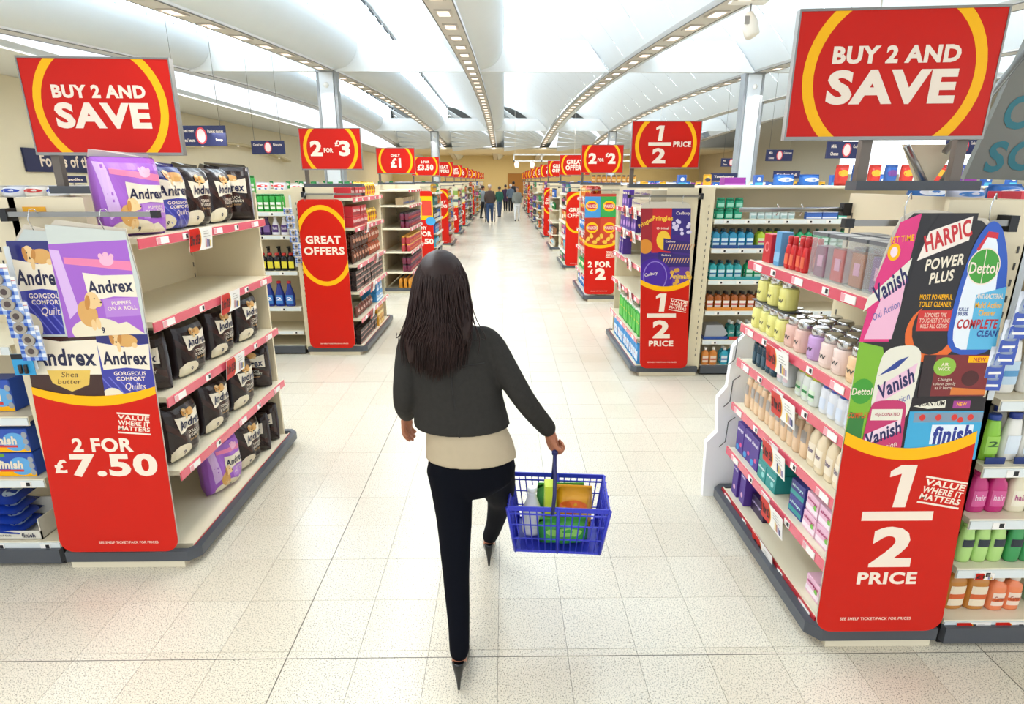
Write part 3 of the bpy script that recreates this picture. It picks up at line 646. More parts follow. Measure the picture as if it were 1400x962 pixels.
    for k in (-.16, .17):
        zt = h+.05; xx = k*(1-sk[1])+sk[0]
        obj('wire_hook', MB().m(CHROME).tube([(xx, .003, h-.03), (xx-.012, -.004, h+.02), (xx, 0, zt+.012), (xx+.012, .012, zt+.014), (xx+.02, .018, zt-.005)], .0022, 6), t)
    return t
# ------------------------------------------------------------------ shelving
def ticket_mb(x, h=.03, w=.05):      # little paper ticket with a black price block, in the xz plane
    return MB().m(PAPER).box(x-w/2, x+w/2, -.003, 0, -h/2, h/2).m(INK).box(x+.002, x+w/2-.004, -.0038, -.003, -h/2+.006, h/2-.004)
def card_mb(txt, kind=0):
    m = MB().m(PAPER).box(-.10, .10, -.002, 0, -.05, .05).m(RED).box(-.0999, -.02, -.0026, -.002, -.0499, .0499)
    a = Art(); a.ring(-.03, 0, .03, .05, .006, YEL, 1, a0=-90, a1=90, n=12); a.ell(-.03, 0, .024, .0499, RED, 2, a0=-90, a1=90)
    a.text(txt, -.052, .0, .085, .045 if 'for' in txt else .05, INK, 6, .04)
    for k in range(3): a.rect(.02, .03-.012*k, .06+.01*k, .034-.012*k, C('#B8B2A8'), 2)
    for k in range(4): a.rect(.035+.014*k, -.04, .045+.014*k, .0-.004*k, C(['#27316B', '#E8C84A', '#C98D7A', '#7A6AA8'][(k+kind) % 4]), 2)
    b = a.mb(flat(-.0027), .0003); 
    o = len(m.v)
    mats = b.mats
    for f, mi in zip(b.f, b.mi): m.m(mats[mi]); m.f.append(tuple(i+o for i in f)); m.mi.append(m.cur); m.smooth.append(False)
    m.v += b.v; return m
TICKET = ticket_mb(0).mesh('price_ticket'); TICKW = MB().m(PAPER).box(-.05, .05, -.003, 0, -.016, .016).m(C('#E8A0A8')).box(-.049, -.02, -.0036, -.003, -.014, .014).mesh('price_ticket')
CARDS = {k: card_mb(k, i).mesh('promotion_card') for i, k in enumerate(('2 for £6', '2 for £3', '2 for £7.50', '£1'))}
DEPTH = .48
class Unit: pass
def endcap(side, y0, L, shelves, label, rail=PINK, side_panel=True, far_panel=True, top=1.885, bar=True, tickets=True, xf=None, low=0, spine_top=None, stand_off=.46, wd=.66):
    """shelves: heights of the shelf tops; s runs away from the camera, d runs from the aisle face inwards"""
    sg = -1 if side == 'L' else 1; u = Unit(); u.sg = sg; u.y0 = y0; u.L = L; u.z = shelves; u.xf = xf if xf else (-1.66 if sg < 0 else 1.36)
    t = thing('endcap_shelving', label, 'shelf', (u.xf, y0, 0)); u.t = t
    def bx(B, s0, s1, d0, d1, z0, z1, c=0.): a, b = sorted((sg*d0, sg*d1)); return B.box(a, b, s0, s1, z0, z1, c)
    obj('back_panel', bx(MB().m(CREAM), 0, L, .50, .53, .08, spine_top or top), t)
    sl = MB().m(C('#6F6A60'))
    for k in range(int((top-.2)/.075)): bx(sl, L-.05, L-.042, .497, .5, .18+.075*k, .21+.075*k); bx(sl, .03, .038, .497, .5, .18+.075*k, .21+.075*k)
    obj('slotted_upright', sl, t)['kind'] = 'stuff'
    if side_panel:
        obj('side_panel', bx(MB().m(CREAM), -.0, .02, .20, wd, .06, top), t)
        s2 = MB().m(C('#3B3833'))
        for k in range(int((top-.3)/.06)): bx(s2, -.003, 0, wd-.05, wd-.044, .2+.06*k, .225+.06*k)
        obj('slotted_strip', s2, t)['kind'] = 'stuff'
    if far_panel: obj('side_panel', bx(MB().m(CREAM), L-.02, L, .03, wd, .06, top), t)
    # plinth with protruding grey bumper
    b = MB().m(GREY); e = wd-.03; O_ = [(sg*e, -.055), (0, -.055), (sg*-.05, -.0), (sg*-.05, L+.02), (0, L+.07), (sg*e, L+.07)]; I_ = [(sg*e, -.022), (sg*.008, -.022), (sg*-.014, .006), (sg*-.014, L+.006), (sg*.0, L+.03), (sg*e, L+.03)]
    for q in range(5): b.prism([O_[q], O_[q+1], I_[q+1], I_[q]], .045, .102, 'z')
    obj('bumper', b, t)
    k = MB().m(SHELF); bx(k, -.04, L+.05, .03, wd-.04, .0, .055) ; obj('kick_plate', k, t)
    for i, z in enumerate(shelves):
        B = MB().m(SHELF); bx(B, .021 if side_panel else .0, L-.021, 0.0, .5, z-.028, z, .0); bx(B, .005, L-.005, -.004, .0, z-.05, z+.004)
        s = obj('shelf', B, t)
        r = MB().m(DRED if i == 0 and rail is PINK else rail); bx(r, .0, L, -.011, -.004, z-.046, z-.002); obj('price_rail', r, s)
        if tickets:
            n = 5; 
            for q in range(n):
                ss = L*(q+.35+.3*random.random())/n; link('price_ticket', TICKET if q % 2 else TICKW, s, (sg*-.012, ss, z-.024), -sg*PI/2)
    if bar:      # rail on brackets that holds the board
        rb = MB().m(STEEL); bx(rb, -.055, -.035, -.16 if sg > 0 else -.12, stand_off+.05, 1.80, 1.82); o = obj('hanging_rail', rb, t)
        obj('end_clamp', bx(MB().m(DARK), -.06, 0, stand_off+.04, stand_off+.07, 1.78, 1.835), o); obj('end_cap', bx(MB().m(DARK), -.06, -.03, -.19 if sg > 0 else -.15, -.16 if sg > 0 else -.12, 1.795, 1.825), o)
    return u
def card(u, i, s, txt, drop=.05, tilt=.12):
    o = link('promotion_card', CARDS[txt], u.t.children[-1] if False else [c for c in u.t.children if c.name.startswith('shelf')][i], (u.sg*-.022, s, u.z[i]-.03-drop*.4), -u.sg*PI/2)
    o.rotation_euler = (tilt, 0, -u.sg*PI/2); o.scale = (1.2, 1, 1.2); return o
def put_end(u, p, i, s, d, label, group=None, rz=0., dz=0., sc=1., tilt=None):
    z = u.z[i]+dz
    return p.place(label, (u.xf+u.sg*d, u.y0+s, z+.0005), -u.sg*PI/2+rz, group, sc, tilt)
def fill_end(u, i, protos, s0, s1, pitch, depth=.07, rows=1, rowpitch=.09, where='', dz=0., jit=.004, group=None, stack=1, sh=.1):
    """protos: list of (proto, short description), used as consecutive blocks; labels count from the near end"""
    n = max(1, int((s1-s0)/pitch+.001)); per = n/len(protos); cnt = {}
    for k in range(n):
        p, d = protos[min(int(k/per), len(protos)-1)]
        c = cnt.get(d, 0); cnt[d] = c+1
        for r in range(rows):
            for q in range(stack):
                beh = '' if r == 0 else ', row %s' % ('behind' if r == 1 else 'at the back')
                lab = '%s%s, %s from near end%s, %s' % (('' if stack == 1 else ['bottom ', 'upper ', 'third-layer ', 'topmost '][q]), d, od(c), ['', ' in second row', ' in third row', ' in fourth row'][r], where); gg = d+' on '+where
                put_end(u, p, i, s0+pitch*(k+.5), depth+r*rowpitch+random.uniform(-jit, jit), lab, gg, random.uniform(-.06, .06), dz+q*sh)
def run(side, y0, x0, x1, shelves, label, top=1.88, rail=None, lipc=None, base=.1, top_shelf=False):
    u = Unit(); u.y0 = y0; u.z = shelves; u.x0, u.x1 = sorted((x0, x1)); u.side = side
    t = thing('aisle_shelving', label, 'shelf', (u.x0, y0, 0)); u.t = t; W = u.x1-u.x0
    obj('back_panel', MB().m(CREAM).box(0, W, .48, .52, .06, top), t)
    if top_shelf: obj('top_shelf', MB().m(SHELF).box(0, W, .0, .5, top-.02, top), t)
    for k, x in enumerate([0, W]): obj('upright', MB().m(CREAM).box(x-.012, x+.012, .2, .5, .06, top), t)
    obj('bumper', MB().m(GREY).box(0, W, -.03, .0, .02, .10), t); obj('kick_plate', MB().m(DARK).box(0, W, .0, .48, .0, .07), t)
    for i, z in enumerate(shelves):
        s = obj('shelf', MB().m(SHELF).box(.01, W-.01, 0, .48, z-.028, z).box(.002, W-.002, -.004, 0, z-.045, z+.004), t)
        obj('price_rail', MB().m(rail or C('#DDE3E2', .3)).box(.004, W-.004, -.010, -.004, z-.04, z-.003), s)
        x = .12
        while x < W-.05:
            link('price_ticket', TICKET, s, (x, -.0105, z-.022)); x += random.uniform(.17, .24)
    return u
def put_run(u, p, i, x, d, label, group=None, rz=0., dz=0., sc=1.): return p.place(label, (x, u.y0+d, u.z[i]+dz+.0005), rz, group, sc)
def fill_run(u, i, protos, x0, x1, pitch, depth=.06, rows=1, rowpitch=.09, where='', dz=0., stack=1, sh=.1, jit=.003):
    n = max(1, int((x1-x0)/pitch+.001)); per = n/len(protos); cnt = {}
    for k in range(n):
        p, d = protos[min(int(k/per), len(protos)-1)]; c = cnt.get(d, 0); cnt[d] = c+1
        for r in range(rows):
            for q in range(stack):
                lab = '%s%s, %s from left%s, %s' % (('' if stack == 1 else ['bottom ', 'upper ', 'third-layer ', 'topmost '][q]), d, od(c), ['', ' in second row', ' in third row', ' in fourth row'][r], where); gg = d+' on '+where
                put_run(u, p, i, x0+pitch*(k+.5), depth+r*rowpitch+random.uniform(-jit, jit), lab, gg, random.uniform(-.05, .05), dz+q*sh)
# ------------------------------------------------------------------ product kinds
def cylsurf(r, sx=1, sy=1, n=2.): 
    def f(x, z):
        q = min(.98, abs(x)/(r*sx)); return -r*sy*(1-q**n)**(1/n)
    return f
def bottle(name, w, d, h, body, cap, label=None, lt=None, ltc='#FFFFFF', shape='round', capw=.45, caph=.16, cat='bottle', rough=.25, alpha=1., lab=(.18, .62), ring=None, trig=False, capr=.35):
    n = 14; rx = w/2; bh = h*(1-caph); B = MB().m(mat(body, rough, alpha=alpha)); pw = 2. if shape == 'round' else 3.2
    if shape == 'can': pr = [(rx*.92, 0), (rx, .008), (rx, bh*.93), (rx*.85, bh)]
    elif shape == 'shoulder' or shape == 'round': pr = [(rx*.85, 0), (rx, .01), (rx, bh*.68), (rx*.9, bh*.8), (rx*.55, bh*.93), (rx*capw, bh*.96), (rx*capw, bh)]
    elif shape == 'square': pr = [(rx*.9, 0), (rx, .008), (rx, bh*.78), (rx*.92, bh*.86), (rx*.45, bh*.94), (rx*.42, bh)]
    elif shape == 'taper': pr = [(rx*.8, 0), (rx*.95, .01), (rx, bh*.35), (rx*.92, bh*.7), (rx*.72, bh*.95), (rx*.6, bh)]
    elif shape == 'jug': pr = [(rx*.9, 0), (rx, .012), (rx, bh*.45), (rx*.8, bh*.62), (rx*.5, bh*.82), (rx*.38, bh*.92), (rx*.38, bh)]
    sy = d/w; B.lathe(pr, n, 1, sy, power=pw)
    K = MB().m(mat(cap, capr, .9 if cap == '#C9CACB' else 0.)); cr = rx*(capw if shape != 'can' else .88); 
    if shape == 'taper': cr = rx*.66
    if trig: K.tube([(0, 0, bh-.005), (0, 0, h*.97)], cr, 8).box(-.012, .012, -.05, .02, h*.94, h)
    else: K.lathe([(cr*1.05, bh), (cr*1.05, h-.006), (cr*.9, h)], n, 1, max(sy, .7) if shape in ('taper',) else 1., power=2)
    parts = [('body', B), ('cap', K)]
    if label:
        z0, z1 = bh*lab[0], bh*lab[1]; a = Art(); hw = rx*.78; a.rect(-hw, z0, hw, z1, mat(label, .4), 1)
        if ring: a.rect(-hw, z0+(z1-z0)*.35, hw, z0+(z1-z0)*.6, mat(ring, .4), 2)
        sf = cylsurf(rx*1.004, 1, sy, pw); parts.append(('label', a.mb(sf, .0006, step=hw/3)))
        if lt:
            a = Art(); a.text(lt, 0, (z0+z1)/2+(z1-z0)*.08, hw*1.5, min((z1-z0)*.4, hw*.9), mat(ltc, .4), 3, .02); parts.append(('lettering', a.mb(sf, .0006, step=hw/3)))
    return Proto(name, cat, parts)
def carton(name, w, d, h, hexc, text=None, tc='#FFFFFF', band=None, blobs=(), cat='box', lid=None, th=.3, ty=.6, sh=0., band2=None):
    B = MB().m(mat(hexc, .4)).box(-w/2, w/2, -d/2, d/2, 0, h, min(w, h)*.02); parts = [('carton', B)]
    a = Art()
    if band: a.rect(-w/2*.98, h*.12, w/2*.98, h*.4, mat(band, .4), 1)
    if band2: a.rect(-w/2*.98, h*.8, w/2*.98, h*.96, mat(band2, .4), 1)
    for (x, y, r, c) in blobs: a.ell(x*w, y*h, r*w, r*w, mat(c, .4), 2, n=12)
    if a.L: parts.append(('printed_front', a.mb(flat(-d/2-.0002), .0004)))
    if text:
        a = Art(); a.text(text, 0, h*ty, w*.8, h*th, mat(tc, .4), 4, .03, sh); parts.append(('lettering', a.mb(flat(-d/2-.0002), .0004)))
    return Proto(name, cat, parts)
def bagmesh(w, d, h, m, nz=10, nx=10, seam=.012, wr=.004, seed=1):
    rnd = random.Random(seed); B = MB().m(m); vs = []; ph = [rnd.uniform(0, 6) for _ in range(4)]
    def th(u, v):
        e = (max(0, 1-abs(u)**3.5))**.5*(max(0., 1-abs(2*v-1)**5))**.6
        return d/2*e+wr*math.sin(9*u+ph[0]+4*v)*e+wr*math.sin(13*v+ph[1]+5*u)*e
    for s in (-1, 1):
        for j in range(nz+1):
            for i in range(nx+1):
                u = -1+2*i/nx; v = j/nz; vs.append((u*w/2*(1-.04*abs(2*v-1)**3), s*th(u, v), v*h))
    N = (nx+1)*(nz+1); fs = []
    for s in (0, 1): fs += [(s*N+j*(nx+1)+i, s*N+j*(nx+1)+i+1, s*N+(j+1)*(nx+1)+i+1, s*N+(j+1)*(nx+1)+i) for j in range(nz) for i in range(nx)]
    per = [i for i in range(nx+1)]+[(j)*(nx+1)+nx for j in range(1, nz+1)]+[nz*(nx+1)+i for i in range(nx-1, -1, -1)]+[j*(nx+1) for j in range(nz-1, 0, -1)]
    fs += [(per[k], per[(k+1) % len(per)], N+per[(k+1) % len(per)], N+per[k]) for k in range(len(per))]
    B.add(vs, fs, True)
    return B, (lambda x, z: -th(max(-.97, min(.97, x/(w/2))), max(.02, min(.98, z/h)))-.001)
def pouch(name, w, d, h, hexc, text=None, tc='#FFFFFF', blob=None, cat='bag', rough=.25, blob2=None, ty=.62):
    B, sf = bagmesh(w, d, h, mat(hexc, rough), 6, 6, wr=.003); parts = [('bag', B), ('top_seam', MB().m(mat(hexc, rough)).box(-w/2*.96, w/2*.96, -.001, .001, h*.98, h*1.04))]
    a = Art()
    if blob: a.ell(0, h*ty, w*.36, h*.17, mat(blob, .35), 2)
    if blob2: a.ell(0, h*.25, w*.3, h*.13, mat(blob2, .35), 1)
    if a.L: parts.append(('printed_front', a.mb(sf, .0008, step=w/6)))
    if text: a = Art(); a.text(text, 0, h*ty, w*.62, h*.12, mat(tc, .35), 3, .03); parts.append(('lettering', a.mb(sf, .0008, step=w/6)))
    return Proto(name, cat, parts)
# toilet roll packs
def roll_pack(kind, body):
    w, d, h = .27, .17, .335; B, sf = bagmesh(w, d, h, mat(body, .3, coat=.12), 22, 22, wr=.004, seed=len(kind))
    a = Art(); a.put(ARTS[kind], 0, .012, w*.94, h*.95)
    fl = MB().m(mat('#CFC9C4' if kind == 'purple' else body, .12, alpha=.85)); fl.add([(-w*.47, 0, h*.985), (w*.45, 0, h*.985), (w*.40, -.01, h*1.04), (0, .006, h*1.06), (-w*.46, -.015, h*1.08)], [(0,1,2,3,4)])
    sg_ = lambda x, z: sf(x, z)-.0012
    tx = a.mb(sg_, .0006, step=.014, only=True); a2 = a.mb(sg_, .0006, step=.014, only=False)
    return Proto('toilet_roll_pack', 'toilet rolls', [('wrapper', B), ('printed_front', a2), ('lettering', tx), ('top_flap', fl)])
# ------------------------------------------------------------------ left side units
PK = {k: roll_pack(k, c) for k, c in (('purple', '#A25FC6'), ('blue', '#33358F'), ('brown', '#20100F'))}
L1 = endcap('L', 2.64, 1.42, [.10, .53, .93, 1.31, 1.70], 'cream end shelving beside the 2 for 7.50 board, stocked with toilet rolls', top=1.88)
R1 = endcap('R', 2.06, 1.12, [.12, .40, .69, .965, 1.17, 1.53], 'cream end shelving beside the large half price board with cleaner bottles', far_panel=False, stand_off=.34, wd=.53)
L2 = endcap('L', 6.48, 1.56, [.10, .42, .73, 1.04, 1.45, 1.77], 'cream end shelving of chocolates beside the nearer great offers board')
R2 = endcap('R', 5.69, 1.52, [.10, .39, .80, 1.12, 1.42, 1.66], 'cream end shelving beside the half price board with chocolate boxes')
L3 = endcap('L', 10.30, 1.56, [.07, .38, .74, 1.15, 1.54, 1.8], 'white end shelving of dark jars under the only 1 sign', side_panel=False, bar=False)
R3 = endcap('R', 9.54, 1.5, [.10, .4, .8, 1.1, 1.4, 1.66], 'end shelving of crisps beside the 2 for 2 board')
L1r = run('L', 2.64, -5.2, -2.34, [.132, .497, .838, 1.2], 'cream aisle shelving of dishwasher products at the left edge', top=1.85)
R1r = run('R', 2.04, 1.90, 4.2, [.117, .38, .617, .855, 1.141, 1.45, 1.7], 'cream aisle shelving of shampoo and bath bottles at the right edge', top=1.86)
L2r = run('L', 6.5, -7.0, -2.34, [.10, .279, .557, .969, 1.367, 1.62], 'cream aisle shelving of bleach and sprays behind the toilet roll unit', top=1.84)
R2r = run('R', 5.70, 2.035, 4.9, [.09, .369, .678, .993, 1.306, 1.588], 'cream aisle shelving of mouthwash bottles behind the toiletries unit', top=1.88)
R1t = obj('white_display_panel', MB().m(mat('#FFFFFF', .3)).prism([(1.27, .0), (1.55, .0), (1.55, 1.15), (1.50, 1.18), (1.36, 1.00), (1.35, .75), (1.30, .68), (1.32, .45), (1.26, .38)], 3.27, 3.31, 'y'))
tagit(R1t, 'white shaped plastic side panel at the far end of the toiletries unit', 'panel')
for k in range(3):
    hx = MB().m(C('#5A5A5C')); z = .35+.27*k
    hx.tube([(1.34, 3.268, z), (1.375, 3.268, z+.035), (1.38, 3.268, z+.17), (1.42, 3.268, z+.20)], .003, 4); obj('slot_line', hx, R1t)
promo_board('andrex', -1.975, 2.555, .13, 'red 2 for 7.50 board with toilet roll packs printed on top', (.085, .08), .60, 1.64)
promo_board('halfprice', 1.572, 1.975, .125, 'large red half price board with cleaning products printed on top', (-.075, .12), .535, 1.72)
promo_board('great', -1.99, 6.40, .10, 'red great offers board with yellow ring on the second left end unit', (.0, .05), .52, 1.66)
promo_board('choc', 1.63, 5.605, .10, 'red half price board with chocolate and crisp tubes printed on top', (-.1, .03), .49, 1.66)
promo_board('crisps', 1.57, 9.47, .13, 'red 2 for 2 board with crisp packets printed on top', (-.04, 0), .50, 1.60)
sign('save', -1.90, 2.95, 'large red buy 2 and save sign over the toilet roll unit at left', .05, legs=(-.28,), foot=-.04, z=2.08)
sign('save', 1.555, 2.50, 'large red buy 2 and save sign over the toiletries unit at right', -.10, legs=(-.03, .29), foot=.36, z=2.125)
s_ = bpy.data.objects['overhead_sign.001']; s_.scale = (1.18, 1, 1.13)
bpy.data.objects['overhead_sign'].scale = (1.03, 1, 1.0)
for x0, z0, x1, z1 in ((2.02, 2.30, 2.12, 1.93), (2.42, 2.5, 2.12, 1.93), (2.22, 2.3, 2.20, 1.93)): pass
LS = ['2for3', 'only1', '3.50', 'great', 'great', 'only10', 'great', '2for2', 'only8', 'great', '2for3', 'great']
LN = {'2for3': '2 for 3 pounds', '2for2': '2 for 2 pounds', 'only1': 'only 1 pound', '3.50': '2 for 3.50', 'great': 'great offers', 'only10': 'only 10 pounds', 'only8': 'only 8 pounds', 'half': 'half price'}
for k, n in enumerate(LS[:11]): sign(n, -1.88, 6.60+3.86*k, 'red %s sign, %s sign along the left of the walkway' % (LN[n], od(k+1)))
RS = ['half', '2for2', 'great', 'great', 'only8', 'great', 'great', '2for3', 'only10', 'great', 'great']
for k, n in enumerate(RS): sign(n, 1.54, 5.80+3.72*k, 'red %s sign, %s sign along the right of the walkway' % (LN[n], od(k+1)))
# V brackets and the grey poster standing on the right unit
pt = thing('advertising_poster', 'tall grey poster with teal lettering at upper right edge', 'poster', (2.36, 3.05, 1.90))
obj('poster_panel', MB().m(C('#6E6F65', .5)).prism([(0, .06), (1.2, .03), (1.25, 1.1), (.28, 1.1), (.12, .55)], 0, .03, 'y'), pt)
a = Art(); tl = C('#0E6973', .5); a.text('SOU', .31, .175, .44, .15, tl, 2, .03, .15, .05); a.text('CO', .28, .38, .30, .16, tl, 2, .03, .15, .05); a.text('OUR', .42, .58, .36, .16, tl, 2, .03, .15, .05)
obj('lettering', a.mb(flat(-.001), .0006), pt)
for (x0, z0, x1, z1) in ((1.93, 2.11, 2.075, 1.91), (2.215, 2.11, 2.12, 1.91), (2.12, 2.08, 2.42, 2.55)):
    q = MB().m(STEEL).tube([(x0, 2.9, z0), (x1, 2.9, z1)], .017, 4); o = obj('steel_brace', q); tagit(o, 'grey steel %s brace behind the large right sign' % ('left slanting' if x0 == 1.93 else ('right slanting' if x0 == 2.215 else 'long upper')), 'brace')
o = obj('cream_board', MB().m(C('#C9BEA0', .6)).prism([(1.95, 2.12), (2.22, 2.12), (2.12, 1.93), (2.06, 1.93)], 2.95, 2.97, 'y')); tagit(o, 'cream triangular board between the steel braces at right', 'board')

# ---- stock of the toilet roll unit
names = {'purple': 'purple toilet roll pack with puppy', 'blue': 'blue quilted toilet roll pack', 'brown': 'dark brown toilet roll pack with cream label'}
def tp(kind, i, s, d, rz, lab, dz=0., sc=1., tilt=None): put_end(L1, PK[kind], i, s, d, lab, None, rz, dz, sc, tilt)
sh = ['base shelf', 'fourth shelf down', 'third shelf down', 'second shelf down', 'top shelf']
tp('purple', 4, .165, .105, -.6, 'purple toilet roll pack leaning on the top shelf, nearest the camera', 0, 1.06); tp('blue', 4, .47, .12, -.15, 'blue quilted toilet roll pack on the top shelf', 0, .96); tp('brown', 4, .73, .12, -.1, 'dark brown toilet roll pack on the top shelf next to the blue one', 0, .96); tp('brown', 4, 1.03, .13, -.05, 'second dark brown toilet roll pack from the blue one on the top shelf', 0, .96); tp('brown', 4, 1.28, .14, -1.2, 'dark brown toilet roll pack turned sideways at far end of top shelf')
tp('brown', 2, .13, .16, -1.3, 'dark brown toilet roll pack turned sideways beside the board, third shelf down', 0, .88)
for k, s in enumerate((.40, .75, 1.12)): tp('brown', 2, s, .10, -.1, '%s, %s from the board on third shelf down' % (names['brown'], od(k+1)), 0, .9)
for k, s in enumerate((.20, .56, .92)): tp('brown', 1, s, .10, -.08, '%s, %s from the board on fourth shelf down' % (names['brown'], od(k)), 0, .95)
tp('brown', 1, 1.27, .15, -1.3, 'dark brown toilet roll pack at far end of fourth shelf down', 0, .95)
tp('purple', 0, .62, .13, -.3, 'purple toilet roll pack standing alone on the base shelf', 0, 1.0)
tp('brown', 0, .93, .12, -.1, 'dark brown toilet roll pack next to the purple one on base shelf'); tp('brown', 0, 1.14, .14, -1.5, 'dark brown pack turned sideways on base shelf, second from far end', 0, .85); tp('brown', 0, 1.31, .14, -1.5, 'dark brown pack turned sideways at far end of base shelf', 0, .85)
card(L1, 4, .52, '2 for £7.50'); card(L1, 3, .75, '2 for £7.50'); card(L1, 2, .70, '2 for £7.50')
# ---- dishwasher products at the left edge
fin = C('#1C3FA8', .3)
def finish_box(w=.24, d=.12, h=.13):
    B = MB().m(C('#2350B4', .3)).box(-w/2, w/2, -d/2, d/2, 0, h, .004); a = Art(); a.rect(-w/2, 0.003, w/2, .03, YEL, 1); a.poly([(-w/2, h*.8), (-.02, h*.86), (-.02, h*.98), (-w/2, h*.98)], C('#6AA32E'), 1)
    a.ell(.05, h*.45, .06, .05, C('#5FA9E0'), 1); a.rect(-.06, h*.22, .06, h*.31, C('#D8322B'), 3)
    for k in range(3): a.ell(w*.44, h*(.2+.27*k), .014, .017, C('#9DA3A8', .2), 3)
    t = Art(); t.text('finish', 0, h*.52, w*.52, h*.36, LBL, 5, .05, .1)
    return Proto('dishwasher_tablet_box', 'box', [('carton', B), ('printed_front', a.mb(flat(-d/2-.0003), .0004)), ('lettering', t.mb(flat(-d/2-.0003), .0004))])
FB = finish_box(); FW = finish_box(.22, .1, .17)
for k, (x, st) in enumerate(((-2.52, 0), (-2.52, 1), (-2.77, 0), (-2.77, 1))): put_run(L1r, FB, 1, x, .09, 'blue dishwasher tablet box, %s of the %s stack from the board' % (('lower', 'upper')[st], od(k//2)), None, 0, .135*st)
put_run(L1r, FW, 2, -2.57, .12, 'blue and yellow dishwasher box alone on the upper left shelf'); 
tray = MB().m(C('#D9D4C6', .6)); tray.box(-.15, .15, -.1, -.094, 0, .05).box(-.15, .15, .094, .1, 0, .14).box(-.15, -.144, -.1, .1, 0, .12).box(.144, .15, -.1, .1, 0, .12).box(-.15, .15, -.1, .1, 0, .004)
ta = Art(); ta.text('Special Salt', -.06, .022, .1, .014, NVT, 2, .01); ta.text('finish', .08, .024, .07, .026, NVT, 2, .03)
TR = Proto('cardboard_tray', 'tray', [('tray', tray), ('lettering', ta.mb(flat(-.1), .0006))])
put_run(L1r, TR, 0, -2.60, .12, 'white cardboard tray holding blue dishwasher salt bags'); 
SB = pouch('salt_bag', .2, .05, .25, '#1D3FA6', 'finish', '#F4EBDD', None, blob2='#C8DDF0')
for k in range(4):
    r = put_run(L1r, SB, 0, -2.49, .12, 'blue dishwasher salt bag lying in the white tray, %s from the bottom' % od(k), None, 0, .01+.045*k); r.rotation_euler = (-PI/2+.1, .02*k, PI/2+.05*k)
    r.location = (-2.56, L1r.y0+.11, L1r.z[0]+.035+.058*k)
for k in range(3):
    r = put_run(L1r, SB, 0, -2.78, .12, 'blue salt bag piled beside the tray, %s from the bottom' % od(k)); r.rotation_euler = (-PI/2+.1, 0, PI/2+.2*k); r.location = (-2.93, L1r.y0+.12, L1r.z[0]+.04+.06*k)
# blue gingham clip strips
def gingham(w, h):
    B = MB().m(C('#E9ECF2', .4)).box(-w/2, w/2, 0, .002, 0, h); a = Art(); n = 6; c1, c2 = C('#2A55B4', .4), C('#8FA9DA', .4)
    for i in range(n):
        for j in range(n+1):
            if i % 2 == 0 and j % 2 == 0: m_ = c1
            elif i % 2 == 0 or j % 2 == 0: m_ = c2
            else: continue
            a.rect(-w/2+w*i/n, h*j/(n+1), -w/2+w*(i+1)/n, h*(j+1)/(n+1), m_, 1)
    return B, a
def clip_strip(n, w, h, step, x, y, z, lab, strip_lab, cat, kind):
    t = thing('hanging_strip', strip_lab, 'display strip', (x, y+.02, z)); obj('plastic_strip', MB().m(mat('#DDE2E4', .2, alpha=.8)).box(-.012, .012, 0, .002, -n*step-.05, .12), t)
    B, a = gingham(w, h); 
    if kind == 'tape':
        a.rect(-w/2, h*.86, w/2, h, PAPER, 2); a.rect(-w/2, h*.84, w/2, h*.86, C('#C8323A'), 3); 
        a2 = Art(); a2.ring(0, h*.45, w*.32, w*.32, w*.14, C('#9F978A', .35), 4, n=20); p = Proto('tape_card', 'card', [('card', B), ('gingham_print', a.mb(flat(-.0003), .0004)), ('tape_roll', MB().m(C('#A59C8E', .3)).add([], []).lathe([(w*.26, 0), (w*.26, .01)], 18, 1, 1)), ('roll_core', MB().m(C('#4A3A38', .4)).lathe([(w*.13, 0), (w*.13, .0125)], 14, 1, 1))])
        for me in [q[1] for q in p.parts if q[0] in ('tape_roll', 'roll_core')]: me.transform(Matrix.Translation((0, -.001, h*.42)) @ Matrix.Rotation(PI/2, 4, 'X'))
    else:
        B = MB().m(mat('#E8ECF4', .3)).box(-w/2, w/2, 0, .002, 0, h); a = Art(); a.poly([(-w/2, 0), (w/2, 0), (w/2, h*.6), (-w/2, h*.35)], C('#3C57B0', .3), 1); a.ell(0, h*.62, w*.3, h*.2, C('#2B3F8F', .3), 2, .5); a.rect(-w*.35, h*.12, w*.35, h*.2, PAPER, 3)
        p = Proto('blister_card', 'card', [('card', B), ('printed_front', a.mb(flat(-.0003), .0004)), ('blister', MB().m(mat('#CFE0F0', .08, alpha=.5)).lathe([(w*.32, h*.35), (w*.36, h*.5), (w*.3, h*.75)], 10, 1, .35))])
    for k in range(n):
        r = p.place('%s, %s from the top of the strip' % (lab, od(k)), (x+.012*(k % 2)-.006+.006*k*(1 if x < 0 else -1), y-.008*(n-k), z-step*(k+1)), .05*(-1)**k)
clip_strip(7, .105, .11, .055, -2.145, 2.50, 1.56, 'gingham tape card beside the toilet roll board', 'clear hanging strip of gingham tape cards at far left', 'card', 'tape')
clip_strip(8, .07, .12, .052, 1.835, 1.99, 1.62, 'blue blister card beside the cleaning board', 'clear hanging strip of blue blister cards at right', 'card', 'blister')
clip_strip(8, .09, .07, .075, -2.32, 6.42, 1.68, 'small blue checked card beside the great offers board', 'clear hanging strip of small blue checked cards', 'card', 'tape')
bt = Proto('battery_card', 'card', [('card', MB().m(C('#2A9AD0', .3)).box(-.045, .045, 0, .003, 0, .1)), ('header', MB().m(INK).box(-.045, .045, -.001, 0, .075, .1)), ('battery', MB().m(C('#2B2522', .3)).lathe([(.008, .01), (.008, .05)], 8, cx=-.012, cy=-.006)), ('battery', MB().m(C('#2B2522', .3)).lathe([(.008, .01), (.008, .05)], 8, cx=.012, cy=-.006))])
bt.place('blue and black battery card hanging under the gingham cards', (-2.19, 2.51, 1.10), .05)
